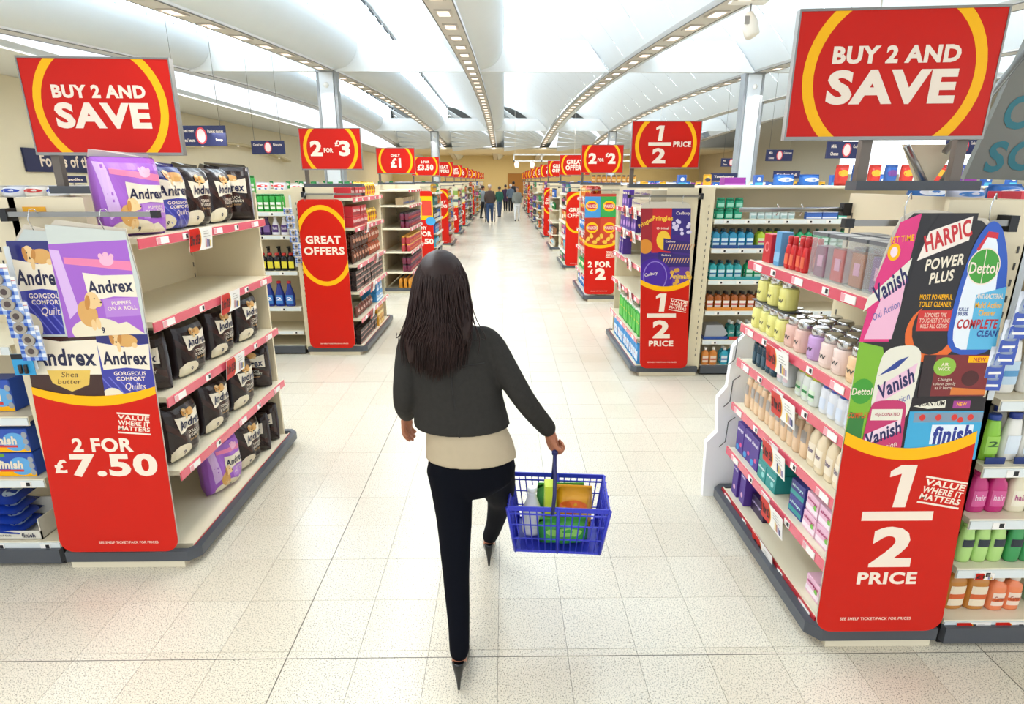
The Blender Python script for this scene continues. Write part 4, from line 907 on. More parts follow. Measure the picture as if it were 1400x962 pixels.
o = obj('yellow_sticker', MB().m(C('#EBA81E', .5)).box(-2.13, -2.03, 2.636, 2.639, 1.80, 1.84)); tagit(o, 'small yellow sticker on the cream panel above the left rail', 'sticker')

# ---- bleach and sprays behind
gc = bottle('spray_can', .062, .062, .19, '#2FA63C', '#1E7A2C', '#F3F5EA', 'Dettol', '#1E6A2A', 'can', caph=.12, cat='can', ring='#7CC94A')
wv = bottle('stain_remover_bottle', .09, .06, .2, '#EDEAF0', '#EDEAF0', '#4A2A72', 'Vanish', '#F0EAF4', 'jug', caph=.1, capw=.4); dv = bottle('stain_remover_bottle', .09, .06, .2, '#3B2258', '#2C1A44', '#7A5A9A', None, '#FFFFFF', 'jug', caph=.1)
ob = bottle('oven_cleaner_bottle', .075, .05, .2, '#1A1A20', '#C8322B', '#E8D83A', None, '#1A1A20', 'square', caph=.14, capw=.6); db = bottle('cleaner_spray_bottle', .08, .06, .26, '#15151C', '#141418', '#23233A', None, '#FFF', 'jug', trig=True)
bb = bottle('bleach_bottle', .105, .085, .29, '#23368F', '#C22B30', '#2E7ACB', '2', '#F2F4FA', 'jug', caph=.09, capw=.42, lab=(.12, .5))
W2 = 'bleach unit shelf'
fill_run(L2r, 5, [(gc, 'green spray can')], -2.86, -2.40, .068, .07, 2, .08, 'top '+W2); fill_run(L2r, 5, [(gc, 'green spray can of the upper layer')], -2.86, -2.66, .068, .07, 1, .08, 'top '+W2, .195)
fill_run(L2r, 4, [(dv, 'dark purple bottle'), (wv, 'white and purple stain remover bottle')], -2.90, -2.40, .098, .08, 1, .1, 'second '+W2)
fill_run(L2r, 3, [(ob, 'black and yellow cleaner bottle with red cap')], -2.86, -2.38, .08, .07, 1, .1, 'third '+W2); fill_run(L2r, 3, [(db, 'black trigger spray bottle')], -2.9, -2.42, .12, .2, 1, .1, 'third '+W2)
fill_run(L2r, 2, [(bb, 'dark blue bleach bottle with red cap')], -2.90, -2.42, .118, .09, 1, .1, 'fourth '+W2)
# ---- shampoo and bath products at the right edge
shw = bottle('shampoo_bottle', .072, .045, .21, '#ECEAE2', '#21398F', '#DCE6EE', None, '#2A5AA0', 'taper', caph=.13); shb = bottle('shampoo_bottle', .085, .05, .25, '#EFECE4', '#1F3E9C', '#BFD6E6', None, '#2A5AA0', 'taper', caph=.13, ring='#5A9AC8')
gr2 = bottle('shampoo_bottle', .07, .045, .20, '#8CC63C', '#27479A', '#9FD257', '2', '#2A5A2A', 'taper', caph=.12)
pkb = bottle('conditioner_bottle', .075, .05, .188, '#C42C78', '#B8246C', '#D65A96', 'hair', '#F4D8E4', 'shoulder', caph=.12, capw=.6); crb = bottle('conditioner_bottle', .075, .05, .188, '#EBE3C6', '#E6DCBC', '#F0E9D2', 'hair', '#B85A8A', 'shoulder', caph=.12, capw=.6)
lg = bottle('shower_gel_bottle', .062, .04, .19, '#B5DC83', '#A9D677', '#26303C', None, '#FFF', 'taper', caph=.1, lab=(.45, .66)); dg = bottle('shower_gel_bottle', .062, .04, .19, '#3E9B5A', '#37904F', '#1D2A33', None, '#FFF', 'taper', caph=.1, lab=(.45, .66)); rd = bottle('shower_gel_bottle', .062, .04, .19, '#B8324A', '#A82A42', '#3A1A24', None, '#FFF', 'taper', caph=.1, lab=(.45, .66))
ora = bottle('bath_bottle', .09, .06, .20, '#C98436', '#EFE8D8', '#F1E0C4', None, '#A84A2A', 'square', caph=.13, capw=.45, ring='#D9622E', lab=(.12, .7)); orb = bottle('bath_bottle', .07, .055, .185, '#F0895A', '#F2EBDD', '#F2D9C6', 'Carex', '#A84A2A', 'square', caph=.2, capw=.55, ring='#E0632E'); mint = bottle('bath_bottle', .14, .08, .21, '#A8D8B4', '#A8D8B4', None, None, '#FFF', 'square', caph=.1)
W3 = 'shampoo shelf'
fill_run(R1r, 4, [(shb, 'white shampoo bottle with blue cap')], 1.93, 2.7, .10, .09, 1, .1, 'third '+W3)
fill_run(R1r, 3, [(gr2, 'green shampoo bottle'), ], 1.93, 2.01, .075, .07, 1, .1, 'fourth '+W3); fill_run(R1r, 3, [(shw, 'white shampoo bottle with blue flip cap')], 2.01, 2.75, .078, .07, 4, .075, 'fourth '+W3)
fill_run(R1r, 2, [(pkb, 'pink conditioner bottle')], 1.93, 2.10, .08, .07, 2, .08, 'fifth '+W3); fill_run(R1r, 2, [(crb, 'cream conditioner bottle')], 2.10, 2.27, .08, .07, 2, .08, 'fifth '+W3); fill_run(R1r, 2, [(pkb, 'pink conditioner bottle past the cream ones')], 2.27, 2.7, .08, .07, 1, .08, 'fifth '+W3)
fill_run(R1r, 1, [(lg, 'pale green shower gel bottle')], 1.93, 2.14, .068, .06, 2, .06, 'sixth '+W3); fill_run(R1r, 1, [(dg, 'dark green shower gel bottle')], 2.14, 2.35, .068, .06, 2, .06, 'sixth '+W3); fill_run(R1r, 1, [(rd, 'red shower gel bottle')], 2.35, 2.7, .068, .06, 1, .06, 'sixth '+W3)
fill_run(R1r, 0, [(ora, 'amber bath bottle')], 1.95, 2.14, .095, .09, 1, .1, 'base '+W3); fill_run(R1r, 0, [(orb, 'orange bath bottle')], 2.14, 2.29, .074, .08, 1, .1, 'base '+W3); put_run(R1r, mint, 0, 2.43, .12, 'large mint green canister on the base shelf at the right edge')
fill_run(R1r, 5, [(shw, 'white shampoo bottle')], 2.0, 2.7, .09, .1, 1, .1, 'second '+W3); fill_run(R1r, 6, [(rd, 'red shower bottle')], 2.0, 2.7, .09, .1, 1, .1, 'highest '+W3)
sh0 = [c for c in R1r.t.children if c.name.startswith('shelf')]
for i, x in ((0, .13), (0, .30), (1, .12), (1, .42)):
    o = link('promotion_card', CARDS['£1'], sh0[i], (x, -.012, R1r.z[i]-.03)); o.scale = (.75 if i == 0 else .4, 1, .55 if i == 0 else .32)
# blue trays under the white shampoos
for k, x in enumerate((1.97, 2.2, 2.52)):
    p = Proto('shelf_tray', 'tray', [('tray', MB().m(C('#1E3576', .4)).box(-.04 if k == 0 else -.15, .04 if k == 0 else .15, -.045, -.04, 0, .028))]); put_run(R1r, p, 3, x, .07, 'navy cardboard shelf tray, %s from the board at the right edge' % od(k))
# ---- mouthwash shelves
mq = {}
def mw(n, body, cap, lab, txt, tc, al=.95, **k): return bottle('mouthwash_bottle', .078, .045, .19, body, cap, lab, txt, tc, 'square', caph=.15, capw=.4, alpha=1, rough=.15, **k)
blu = mw('b', '#2C8FB8', '#2A3A44', '#D7ECF2', None, '#1C4F8A', ring='#2A6FB0'); tea = mw('t', '#1C9BA0', '#1C3A44', '#CDE8EA', None, '#1C4F8A', ring='#1C6F9A'); grn_ = mw('g', '#1FA56A', '#1B3A30', '#CFEBDC', None, '#1C6F4A', ring='#1A7F55'); lim = mw('l', '#B8D63A', '#2A3A30', '#DCE9B4', None, '#3A7A2A', ring='#D0507A')
amb = mw('a', '#A5561C', '#26201C', '#F1E6DA', None, '#C8322B', ring='#C8322B'); dkt = mw('d', '#146B66', '#E8ECEA', '#1E8A84', 'Colgate', '#F4F0EA'); aq = mw('q', '#3AAFCB', '#F0F2F2', '#E4F0F4', None, '#1C4F8A', ring='#3A7AC0'); orr = mw('o', '#E08A3A', '#F0ECE6', '#F2D8C0', None, '#1C4F8A', ring='#C85A2A')
W4 = 'mouthwash shelf'; tub = bottle('mint_tub', .08, .05, .10, '#1E9A74', '#1A8A66', '#9FDCC4', None, '#FFF', 'can', caph=.2, cat='tub'); tubw = bottle('pale_tub', .07, .05, .085, '#D9E4E2', '#C4D4D2', '#A4C4C4', None, '#FFF', 'can', caph=.3, cat='tub')
fill_run(R2r, 5, [(tub, 'green mint tub')], 2.06, 2.36, .09, .06, 2, .08, 'top '+W4); fill_run(R2r, 5, [(tub, 'green mint tub of the upper layer')], 2.06, 2.36, .09, .06, 1, .08, 'top '+W4, .105); fill_run(R2r, 5, [(tubw, 'pale small tub')], 2.4, 2.9, .075, .06, 1, .08, 'top '+W4)
bxr = carton('toothpaste_box', .15, .05, .055, '#3A66B8', None, band='#E4E8F0'); bxg = carton('toothpaste_box', .15, .05, .055, '#4AAE9A', None, band='#E4E8E0')
fill_run(R2r, 5, [(bxr, 'blue toothpaste box'), (bxg, 'green toothpaste box')], 2.95, 3.6, .16, .06, 1, .08, 'top '+W4, 0, 2, .057)
fill_run(R2r, 4, [(blu, 'blue mouthwash bottle')], 2.05, 2.48, .084, .06, 2, .06, 'second '+W4); fill_run(R2r, 4, [(lim, 'lime mouthwash bottle')], 2.50, 2.76, .084, .06, 2, .06, 'second '+W4); fill_run(R2r, 4, [(grn_, 'green mouthwash bottle')], 2.8, 3.6, .084, .06, 1, .06, 'second '+W4)
fill_run(R2r, 3, [(tea, 'teal mouthwash bottle')], 2.05, 2.40, .084, .06, 2, .06, 'third '+W4); fill_run(R2r, 3, [(grn_, 'emerald mouthwash bottle')], 2.42, 2.9, .084, .06, 2, .06, 'third '+W4)
fill_run(R2r, 2, [(amb, 'amber mouthwash bottle with red label')], 2.05, 2.9, .084, .06, 2, .06, 'fourth '+W4)
fill_run(R2r, 1, [(dkt, 'dark teal mouthwash bottle with white cap')], 2.30, 2.85, .09, .06, 2, .06, 'fifth '+W4)
g = Proto('plastic_bin', 'bin', [('bin', MB().m(C('#A6A8AC', .4)).prism([(-.11, .03), (.09, .03), (.13, .06), (.07, .15), (-.10, .15)], -.08, .08, 'y')), ('blue_base', MB().m(C('#2A4FA0', .4)).box(-.12, .13, -.085, .085, .0, .03))]); put_run(R2r, g, 1, 2.18, .12, 'grey plastic bin with blue base on the fifth mouthwash shelf')
fill_run(R2r, 0, [(orr, 'orange mouthwash bottle')], 2.06, 2.24, .084, .06, 1, .06, 'base '+W4); fill_run(R2r, 0, [(aq, 'aqua mouthwash bottle with white cap')], 2.26, 2.6, .084, .06, 2, .06, 'base '+W4)
for i, z, c, n in ((4, 0, '#1E4A8A', 'blue'), (2, 0, '#E08A2A', 'orange'), (3, 0, '#2A9AA0', 'teal'), (1, 0, '#C8322B', 'red')):
    for k in range(3):
        if i == 1 and k == 0: continue
        p = Proto('shelf_tray', 'tray', [('tray', MB().m(mat(c, .4)).box(-.125, .125, -.05, -.045, 0, .035))]); put_run(R2r, p, i, 2.18+.26*k, .06, 'low %s cardboard tray, %s from left under mouthwash bottles' % (n, od(k)))
# arm with hook left of the right unit
t = thing('display_rail', 'thin metal arm with hooks over the mouthwash shelves', 'rail', (1.265, 3.165, 1.80)); obj('arm', MB().m(STEEL).tube([(0, 0, 0), (.58, .0, .0)], .012, 8), t); obj('clamp', MB().m(DARK).box(.55, .60, -.02, .02, -.03, .035), t)
for k in (.2, .33): obj('wire_hook', MB().m(CHROME).tube([(k, 0, .03), (k+.015, 0, .0), (k, 0, -.03)], .003, 6), t)
# ---- toiletries end unit
W5 = 'toiletries shelf'; SD = ['base '+W5, 'fifth '+W5, 'fourth '+W5, 'third '+W5, 'second '+W5, 'top '+W5]
def jar(c, lab='#FFFFFF'): return bottle('cosmetic_jar', .075, .075, .165, c, '#C9CACB', None, None, '#777', 'can', caph=.28, cat='jar', capr=.12)
def jar2(c):
    p = bottle('cosmetic_jar', .082, .082, .15, c, '#C9CACB', c, 'W', '#3A3A3A', 'can', caph=.27, cat='jar', capr=.12); return p
jy, jp, jl, jc, jo = jar2('#EBE488'), jar2('#E9BEB0'), jar2('#C9A0D4'), jar2('#EED3C8'), jar2('#EEC598')
# s counts away from the camera on this unit
fill_end(R1, 4, [(jo, 'peach cosmetic jar')], .06, .16, .095, .06, 2, .09, SD[4]); fill_end(R1, 4, [(jc, 'cream pink cosmetic jar')], .17, .37, .095, .06, 3, .09, SD[4]); fill_end(R1, 4, [(jl, 'lilac cosmetic jar')], .38, .48, .095, .06, 3, .09, SD[4]); fill_end(R1, 4, [(jp, 'rose cosmetic jar')], .50, .69, .095, .06, 3, .09, SD[4]); fill_end(R1, 4, [(jy, 'yellow cosmetic jar')], .70, 1.09, .095, .06, 2, .09, SD[4])
fill_end(R1, 4, [(jy, 'yellow cosmetic jar of upper tier')], .70, 1.09, .12, .06, 1, .09, SD[4], .156)
for k in range(3): put_end(R1, Proto('grey_tray', 'tray', [('tray', MB().m(C('#56585C')).box(-.055, .055, -.05, .05, 0, .004))]), 4, .76+.125*k, .06, 'grey tray between tiers of yellow jars, %s from near end' % od(k), None, 0, .1505)
# clear cases and red tubes on top
def case(c): return Proto('clear_display_case', 'case', [('carton', MB().m(mat(c, .4)).box(-.045, .045, -.03, .03, .004, .14, .002)), ('label', MB().m(mat('#C98CA8', .4)).box(-.02, .02, -.0315, -.03, .05, .10)), ('acrylic_box', MB().m(CLEAR).box(-.06, .06, -.045, .045, 0, .185)), ('lid', MB().m(mat('#6F7276', .3)).box(-.062, .062, -.047, .047, .185, .20))])
cs = [case(c) for c in ('#6A3A78', '#A05A2A', '#B8322E', '#7A2A50')]
for k, s in enumerate((.10, .24, .38, .52)): put_end(R1, cs[k % 4], 5, s, .09, 'clear display case with a %s carton, on the toiletries unit' % ['purple', 'brown', 'red', 'plum'][k])
for k, s in enumerate((.17, .31, .45)): put_end(R1, cs[(k+1) % 4], 5, s, .22, 'clear display case of the back row on the toiletries unit, %s from near' % od(k))
rt = bottle('gel_tube', .042, .035, .16, '#D32A2E', '#C8252A', '#E86A4A', None, '#FFF', 'taper', caph=.25, cat='tube'); fill_end(R1, 5, [(rt, 'red gel tube')], .62, .84, .052, .06, 2, .06, SD[5])
put_end(R1, carton('gift_box', .06, .06, .17, '#5A9AC8', None, band='#8FC0E0'), 5, .90, .07, 'slim blue carton on top of the toiletries unit'); put_end(R1, carton('gift_box', .09, .06, .15, '#C8232E', None, blobs=((0, .55, .3, '#E88A8A'), (0, .55, .2, '#C8232E'))), 5, 1.02, .07, 'red carton with ring emblem at far end of the toiletries unit')
# spray cans
dk = bottle('deodorant_can', .052, .052, .148, '#24404F', '#1B2D38', '#35576A', None, '#CFE', 'can', caph=.2, cat='can'); wb = bottle('deodorant_can', .058, .058, .15, '#E9EBF0', '#3E5CC0', '#D9E2F2', None, '#35A', 'can', caph=.22, cat='can'); wy = bottle('deodorant_can', .062, .062, .15, '#E4E8E2', '#C9CC3A', '#D8E8D0', None, '#35A', 'can', caph=.2, cat='can', ring='#2F8A4A'); wg = bottle('deodorant_can', .06, .06, .15, '#D9DCE0', '#B9BCC4', '#E9CFD6', None, '#35A', 'can', caph=.2, cat='can')
fill_end(R1, 3, [(wb, 'white deodorant can with blue cap')], .06, .33, .065, .06, 3, .07, SD[3]); fill_end(R1, 3, [(wy, 'white and green yellow-capped deodorant can')], .34, .58, .066, .06, 3, .07, SD[3]); fill_end(R1, 3, [(wg, 'pale grey deodorant can')], .60, .74, .066, .06, 2, .07, SD[3]); fill_end(R1, 3, [(dk, 'dark blue deodorant can')], .76, 1.08, .054, .06, 2, .06, SD[3])
# lotions
cb = bottle('lotion_bottle', .06, .045, .2, '#EBC9A4', '#EADFCB', '#A8A09A', None, '#C85A4A', 'taper', caph=.14, lab=(.45, .8)); cp = bottle('lotion_bottle', .068, .05, .21, '#EFDCBA', '#2E1F3A', '#F2E4CC', 'Palmer', '#4A2A6A', 'shoulder', caph=.12, capw=.5)
fill_end(R1, 2, [(cp, 'cream lotion bottle with dark cap')], .06, .36, .074, .06, 2, .07, SD[2]); fill_end(R1, 2, [(cb, 'peach lotion bottle with grey label')], .37, 1.08, .064, .06, 2, .06, SD[2])
# cartons of towels
al = carton('towel_carton', .10, .16, .18, '#4B2A8C', 'always', '#F0E8F8', None, ((.2, .3, .14, '#E0508A'), (-.2, .15, .2, '#3A9AD8')), th=.16, ty=.78, sh=.2); alt = carton('towel_carton', .10, .12, .10, '#1F8F8C', 'always', '#E8F6F4', None, ((.2, .4, .16, '#8FD4D0'),), th=.2, ty=.7, sh=.2); alp = carton('towel_packet', .11, .08, .09, '#E9B8CE', 'always', '#B0286A', '#F6E6EE', ((.25, .5, .12, '#7AC04A'),), th=.24, ty=.68, sh=.2); tl_ = carton('tampon_carton', .08, .14, .21, '#51308F', 'always', '#E8DCF4', None, ((0, .25, .2, '#F0C0D4'),), th=.1, ty=.8)
fill_end(R1, 1, [(al, 'tall violet towel carton')], .78, 1.09, .103, .11, 1, .1, SD[1], 0, .002); fill_end(R1, 1, [(alt, 'teal towel carton')], .55, .76, .103, .08, 1, .1, SD[1], 0, .002, None, 2, .103)
alv = carton('towel_packet', .12, .09, .085, '#3B3A8C', 'always', '#C8E8E8', '#2A9A98', th=.24, ty=.68, sh=.2); fill_end(R1, 1, [(alv, 'violet and teal towel packet')], .30, .44, .12, .08, 1, .1, SD[1], 0, .003, None, 2, .088); fill_end(R1, 1, [(alp, 'pink towel packet')], .05, .29, .115, .07, 1, .1, SD[1], 0, .003, None, 2, .093)
fill_end(R1, 0, [(tl_, 'slim violet towel carton')], .88, 1.09, .10, .10, 1, .1, SD[0]); put_end(R1, carton('dark_carton', .16, .14, .10, '#2A1440', 'always', '#C8B8E0', th=.2), 0, .80, .14, 'low dark violet carton behind the slim cartons, base shelf'); put_end(R1, alp, 0, .13, .08, 'pink towel packet lying on the base shelf near the board'); put_end(R1, alt, 0, .06, .1, 'teal towel carton at the near end of the base shelf', None, 0, 0, .9)
card(R1, 4, .62, '2 for £6', .1); card(R1, 3, .50, '2 for £3', .1); card(R1, 2, .52, '2 for £6', .1); card(R1, 1, .46, '2 for £3', .1); card(R1, 0, .5, '£1', .0)
# ------------------------------------------------------------------ chocolate unit, left
W6 = 'chocolate shelf'
redb = carton('chocolate_case', .16, .2, .11, '#C0232B', 'KitKat', '#F4E8E0', '#8A1A22', th=.3, sh=.1); yb = pouch('sweet_bag', .12, .05, .16, '#EBB822', None, '#FFF', '#8A4A1A', blob2='#C8322B'); brn = pouch('sweet_bag', .12, .05, .15, '#5A2E20', None, '#FFF', '#C98A6A', blob2='#3A1A12'); orng = pouch('sweet_bag', .12, .05, .15, '#A8471F', None, '#FFF', '#E8B89A')
bis = carton('biscuit_packet', .17, .055, .055, '#2B1C1C', None, '#FFF', '#B8877A'); bluec = carton('chocolate_case', .18, .2, .12, '#3E8FCB', 'Mars', '#F4F0E8', '#D9E8F4', th=.3); yel = carton('sweet_case', .18, .2, .12, '#E0A02A', 'gold', '#7A3A12', '#F4D88A', th=.3); prp = pouch('sweet_bag', .12, .05, .13, '#7A4038', None, '#FFF', '#D0A090')
fill_end(L2, 5, [(redb, 'red chocolate case'), ], .05, .75, .17, .12, 1, .1, 'top '+W6, 0, .004); fill_end(L2, 5, [(yb, 'yellow sweet bag')], .8, 1.45, .13, .08, 2, .1, 'top '+W6, 0, .004)
fill_end(L2, 4, [(redb, 'red chocolate case')], .05, .75, .17, .12, 1, .1, 'second '+W6, 0, .004, None, 2, .115); fill_end(L2, 4, [(yb, 'yellow sweet bag')], .8, 1.5, .13, .08, 2, .1, 'second '+W6, 0, .004)
fill_end(L2, 3, [(brn, 'brown sweet bag'), (orng, 'orange brown sweet bag')], .05, 1.5, .13, .07, 2, .09, 'third '+W6, 0, .004, None, 2, .165)
fill_end(L2, 2, [(bis, 'dark biscuit packet')], .05, 1.5, .18, .06, 2, .07, 'fourth '+W6, 0, .004, None, 4, .058)
fill_end(L2, 1, [(prp, 'plum sweet bag')], .05, .95, .13, .07, 1, .09, 'fifth '+W6, 0, .004); fill_end(L2, 1, [(bluec, 'pale blue chocolate case')], .95, 1.5, .185, .12, 1, .1, 'fifth '+W6, 0, .004, None, 2, .123)
fill_end(L2, 0, [(bis, 'dark biscuit packet')], .05, .95, .18, .06, 2, .07, 'base '+W6, 0, .004, None, 3, .058); fill_end(L2, 0, [(yel, 'golden sweet case')], .95, 1.5, .185, .12, 1, .1, 'base '+W6, 0, .004, None, 2, .123)
for i, s in ((4, .5), (3, .9), (2, .6), (1, .5)): card(L2, i, s, '£1', 0)
# jars unit
W7 = 'jar shelf'
dj = bottle('preserve_jar', .075, .075, .13, '#6A1F3A', '#2A1018', '#8A2A3A', None, '#FFF', 'can', caph=.16, cat='jar', ring='#C84A3A'); yj = bottle('sauce_bottle', .07, .07, .22, '#D9902A', '#1C1A18', '#2A241E', None, '#FFF', 'shoulder', caph=.12, cat='bottle'); cc = carton('drink_box', .2, .14, .12, '#B9A07A', None, '#FFF', '#2A4FA0'); rdj = bottle('preserve_jar', .075, .075, .13, '#A8323A', '#E0A03A', '#C85A3A', None, '#FFF', 'can', caph=.16, cat='jar')
fill_end(L3, 4, [(cc, 'tan and blue drink box')], .15, 1.5, .22, .2, 1, .1, 'top '+W7, 0, .004)
for i, n in ((3, 'second '), (2, 'third '), (1, 'fourth ')): fill_end(L3, i, [(dj if i != 2 else rdj, ('plum' if i != 2 else 'red and gold')+' preserve jar')], .05, 1.5, .08, .06, 2, .085, n+W7, 0, .003, None, 2, .133)
fill_end(L3, 0, [(yj, 'yellow and black sauce bottle')], .05, 1.5, .08, .06, 3, .085, 'base '+W7)
for k in range(3): L3r = None
lr = run('L', 10.3, -5.2, -2.35, [.07, .38, .74, 1.15, 1.54], 'empty white aisle shelving beyond the chocolate unit', top=1.8)
fill_run(lr, 4, [(cc, 'tan and blue drink box')], -3.1, -2.3, .25, .1, 1, .1, 'top shelf of the white aisle unit'); fill_run(lr, 0, [(yj, 'yellow and black sauce bottle')], -2.75, -2.28, .08, .07, 1, .1, 'base shelf of the white aisle unit')
# ---- chocolate box unit, right
W8 = 'egg box shelf'
eg = carton('egg_box', .13, .1, .19, '#4A2A90', 'Egg', '#F4E8C0', None, ((0, .35, .25, '#C8A0D8'),), th=.14, ty=.82); gt = bottle('crisp_tube', .078, .078, .27, '#2F9A3C', '#E8E4D8', '#4AB83A', 'Pringles', '#F2D23A', 'can', caph=.06, cat='tube', lab=(.1, .9)); bt_ = bottle('crisp_tube', .078, .078, .24, '#3A8FD0', '#E8E4D8', '#D9E8F4', 'Pringles', '#C8322B', 'can', caph=.06, cat='tube', lab=(.15, .6)); whc = carton('cardboard_case', .36, .3, .1, '#C9BCA2', 'Cadbury', '#5A3A8A', '#D8CDB8', th=.3)
fill_end(R2, 5, [(whc, 'pale cardboard case')], .05, .82, .38, .2, 1, .1, 'top '+W8, 0, .01, None, 2, .102); fill_end(R2, 5, [(eg, 'purple egg box')], .9, 1.45, .14, .08, 1, .1, 'top '+W8)
fill_end(R2, 4, [(eg, 'purple egg box')], .5, 1.45, .14, .08, 2, .12, 'second '+W8); fill_end(R2, 3, [(eg, 'purple egg box')], 1.1, 1.45, .14, .08, 1, .12, 'third '+W8)
fill_end(R2, 1, [(gt, 'green crisp tube')], .05, 1.2, .085, .06, 2, .09, 'fifth '+W8); fill_end(R2, 0, [(bt_, 'blue crisp tube')], .05, 1.45, .085, .06, 2, .09, 'base '+W8)
for i, s in ((5, .4), (5, .8), (4, .4), (4, .9), (3, .5), (2, .4), (2, 1.0)): card(R2, i, s, '£1', .0)
# ---- crisps unit
W9 = 'crisps shelf'
cr = pouch('crisp_packet', .14, .07, .2, '#C8392A', None, '#FFF', '#F0B92E'); cgn = pouch('crisp_packet', .14, .07, .2, '#2E9A48', None, '#FFF', '#F0E9C0'); cbl = pouch('crisp_packet', .14, .07, .2, '#3A7FC8', None, '#FFF', '#E8EEF4'); cor = pouch('crisp_packet', .14, .07, .2, '#D87A2A', None, '#FFF', '#F4DE9A')
for i, pr_, n in ((5, [(cr, 'red crisp packet'), (cor, 'orange crisp packet')], 'top '), (4, [(cor, 'orange crisp packet'), (cr, 'red crisp packet')], 'second '), (3, [(cr, 'red crisp packet'), (cbl, 'blue crisp packet')], 'third '), (2, [(cor, 'orange crisp packet'), (cr, 'red crisp packet')], 'fourth '), (1, [(cgn, 'green crisp packet')], 'fifth '), (0, [(cbl, 'blue crisp packet')], 'base ')):
    fill_end(R3, i, pr_, .05, 1.45, .15, .07, 2, .1, n+W9)
for i in range(1, 6): card(R3, i, .6, '£1', .0)
jarc = bottle('sauce_jar', .07, .07, .12, '#C98A2A', '#2A221A', '#E8C88A', None, '#FFF', 'can', caph=.2, cat='jar')
for k in range(9): jarc.place('amber jar on top of the crisps unit, %s from left' % od(k), (1.5+.085*k, 10.1, 1.92), 0, 'amber jars on the crisps unit')
# ---- further end units down the walkway
PAL = ['#C8322B', '#2A5AA8', '#2F8A4A', '#E0A82A', '#6A3A8A', '#E8E0D0', '#3A3A44', '#D06A2A', '#4AA8C8', '#B84A7A', '#8A5A3A', '#1F6A6A']
CN = ['red', 'blue', 'green', 'yellow', 'violet', 'white', 'charcoal', 'orange', 'sky blue', 'pink', 'brown', 'teal']
gen = []
for i, c in enumerate(PAL):
    gen.append((bottle('product_bottle', .09, .07, .24, c, PAL[(i+5) % 12], '#EDE6D8', None, '#FFF', ['shoulder', 'can', 'jug'][i % 3], caph=.12), CN[i]+' bottle'))
    gen.append((carton('product_carton', .13, .1, .2, c, None, '#FFF', PAL[(i+7) % 12], ((0, .65, .25, '#F0E8DA'),)), CN[i]+' carton'))
    gen.append((pouch('product_bag', .14, .07, .2, c, None, '#FFF', PAL[(i+3) % 12]), CN[i]+' bag'))
rnd = random.Random(4)
BL = {3: 'any3', 4: 'great', 5: 'plain', 6: 'only10', 8: 'great'}; BR = {3: 'great', 5: 'great', 9: 'great'}
for side, sg in (('L', -1), ('R', 1)):
    for n in range(3, 12):
        y0 = (2.62+3.86*n) if side == 'L' else (1.98+3.72*n); hd = od(n); sn = 'left' if side == 'L' else 'right'
        B_ = BL if side == 'L' else BR
        zs = [.1, .4, .72, 1.05, 1.38, 1.68] if n % 2 else [.1, .45, .8, 1.15, 1.5]
        u = endcap(side, y0, 1.5, zs, 'end shelving, %s unit along the %s of the walkway' % (hd, sn), rail=PINK if n % 3 else C('#E4E0D6'), top=1.885, tickets=n < 6, bar=n < 8, side_panel=n in B_ or n % 2 == 0)
        if n in B_: promo_board(B_[n], -1.98 if sg < 0 else 1.62, y0-.07, .1, 'red promotion board on the %s %s end unit' % (hd, sn), (0, 0), .52, 1.62)
        for i in range(len(zs)):
            if n > 8 and i % 2: pass
            pp = rnd.sample(gen, 2); pitch = .15 if n < 7 else .2
            if rnd.random() < .1: continue
            fill_end(u, i, pp, .04, 1.46, pitch, .08, 1, .1, 'shelf %s of %s %s unit' % (['one', 'two', 'three', 'four', 'five', 'six'][i], hd, sn))
# ---- aisle shelving tops behind, seen over the near units
def toprow(x0, x1, y, z, dx, protos, where, jz=0.):
    x = x0; k = 0
    while x < x1 and k < 20:
        p, d = protos[k % len(protos)] if jz == 0 else rnd.choice(protos)
        p.place('%s, %s from left, %s' % (d, od(k), where), (x, y, z+.0005), rnd.uniform(-.06, .06)); x += dx; k += 1
bulk = [g_ for g_ in gen if 'carton' in g_[1] or 'bag' in g_[1]]
bpr = carton('nappy_pack', .34, .25, .16, '#8A2A90', None, '#FFF', '#C080C8'); ppb = pouch('nappy_bag', .34, .2, .2, '#2F6FC8', 'dry', '#F4F4F4', '#E8EEF8'); wht = pouch('nappy_bag', .34, .2, .18, '#E4E4E8', None, '#FFF', '#D83A3A', blob2='#2A4FA0'); bag2 = pouch('bread_bag', .34, .2, .14, '#EDE8DC', None, '#FFF', '#D83A3A')
for n in range(3, 10):
    for side in (-1, 1):
        y0 = (2.62+3.86*n) if side < 0 else (1.98+3.72*n); x0, x1 = (-10.5, -2.35) if side < 0 else (2.05, 17)
        u = run('L' if side < 0 else 'R', y0, x0, x1, [.1, .5, .9, 1.3], 'long aisle shelving behind the %s %s end unit' % (od(n), 'left' if side < 0 else 'right'), top=1.72, top_shelf=True)
        if n < 7:
            pr_ = [(wht, 'white pack with red mark'), (bag2, 'cream pack'), bulk[5]] if side < 0 else [(bpr, 'purple nappy pack'), (ppb, 'blue nappy bag'), bulk[2], bulk[7], bulk[11], (wht, 'white pack with red mark')]
            toprow(x0+.3, min(x1, 12)-.2, y0+.25, 1.72, .40, pr_, 'atop %s %s shelving' % (od(n), 'left' if side < 0 else 'right'), 1)
for nm, x0, x1, y0 in (('R', 4.3, 15, 9.54), ):
    u = run('R', y0, 2.06, x1, [.1, .5, .9, 1.3, 1.6], 'long aisle shelving behind the crisps unit', top=1.84, top_shelf=True)
    toprow(2.9, 12, y0+.25, 1.84, .42, [(bpr, 'purple nappy pack'), (ppb, 'blue nappy bag'), bulk[2], bulk[7], (wht, 'white pack with red mark')], 'atop the crisps shelving', 1)
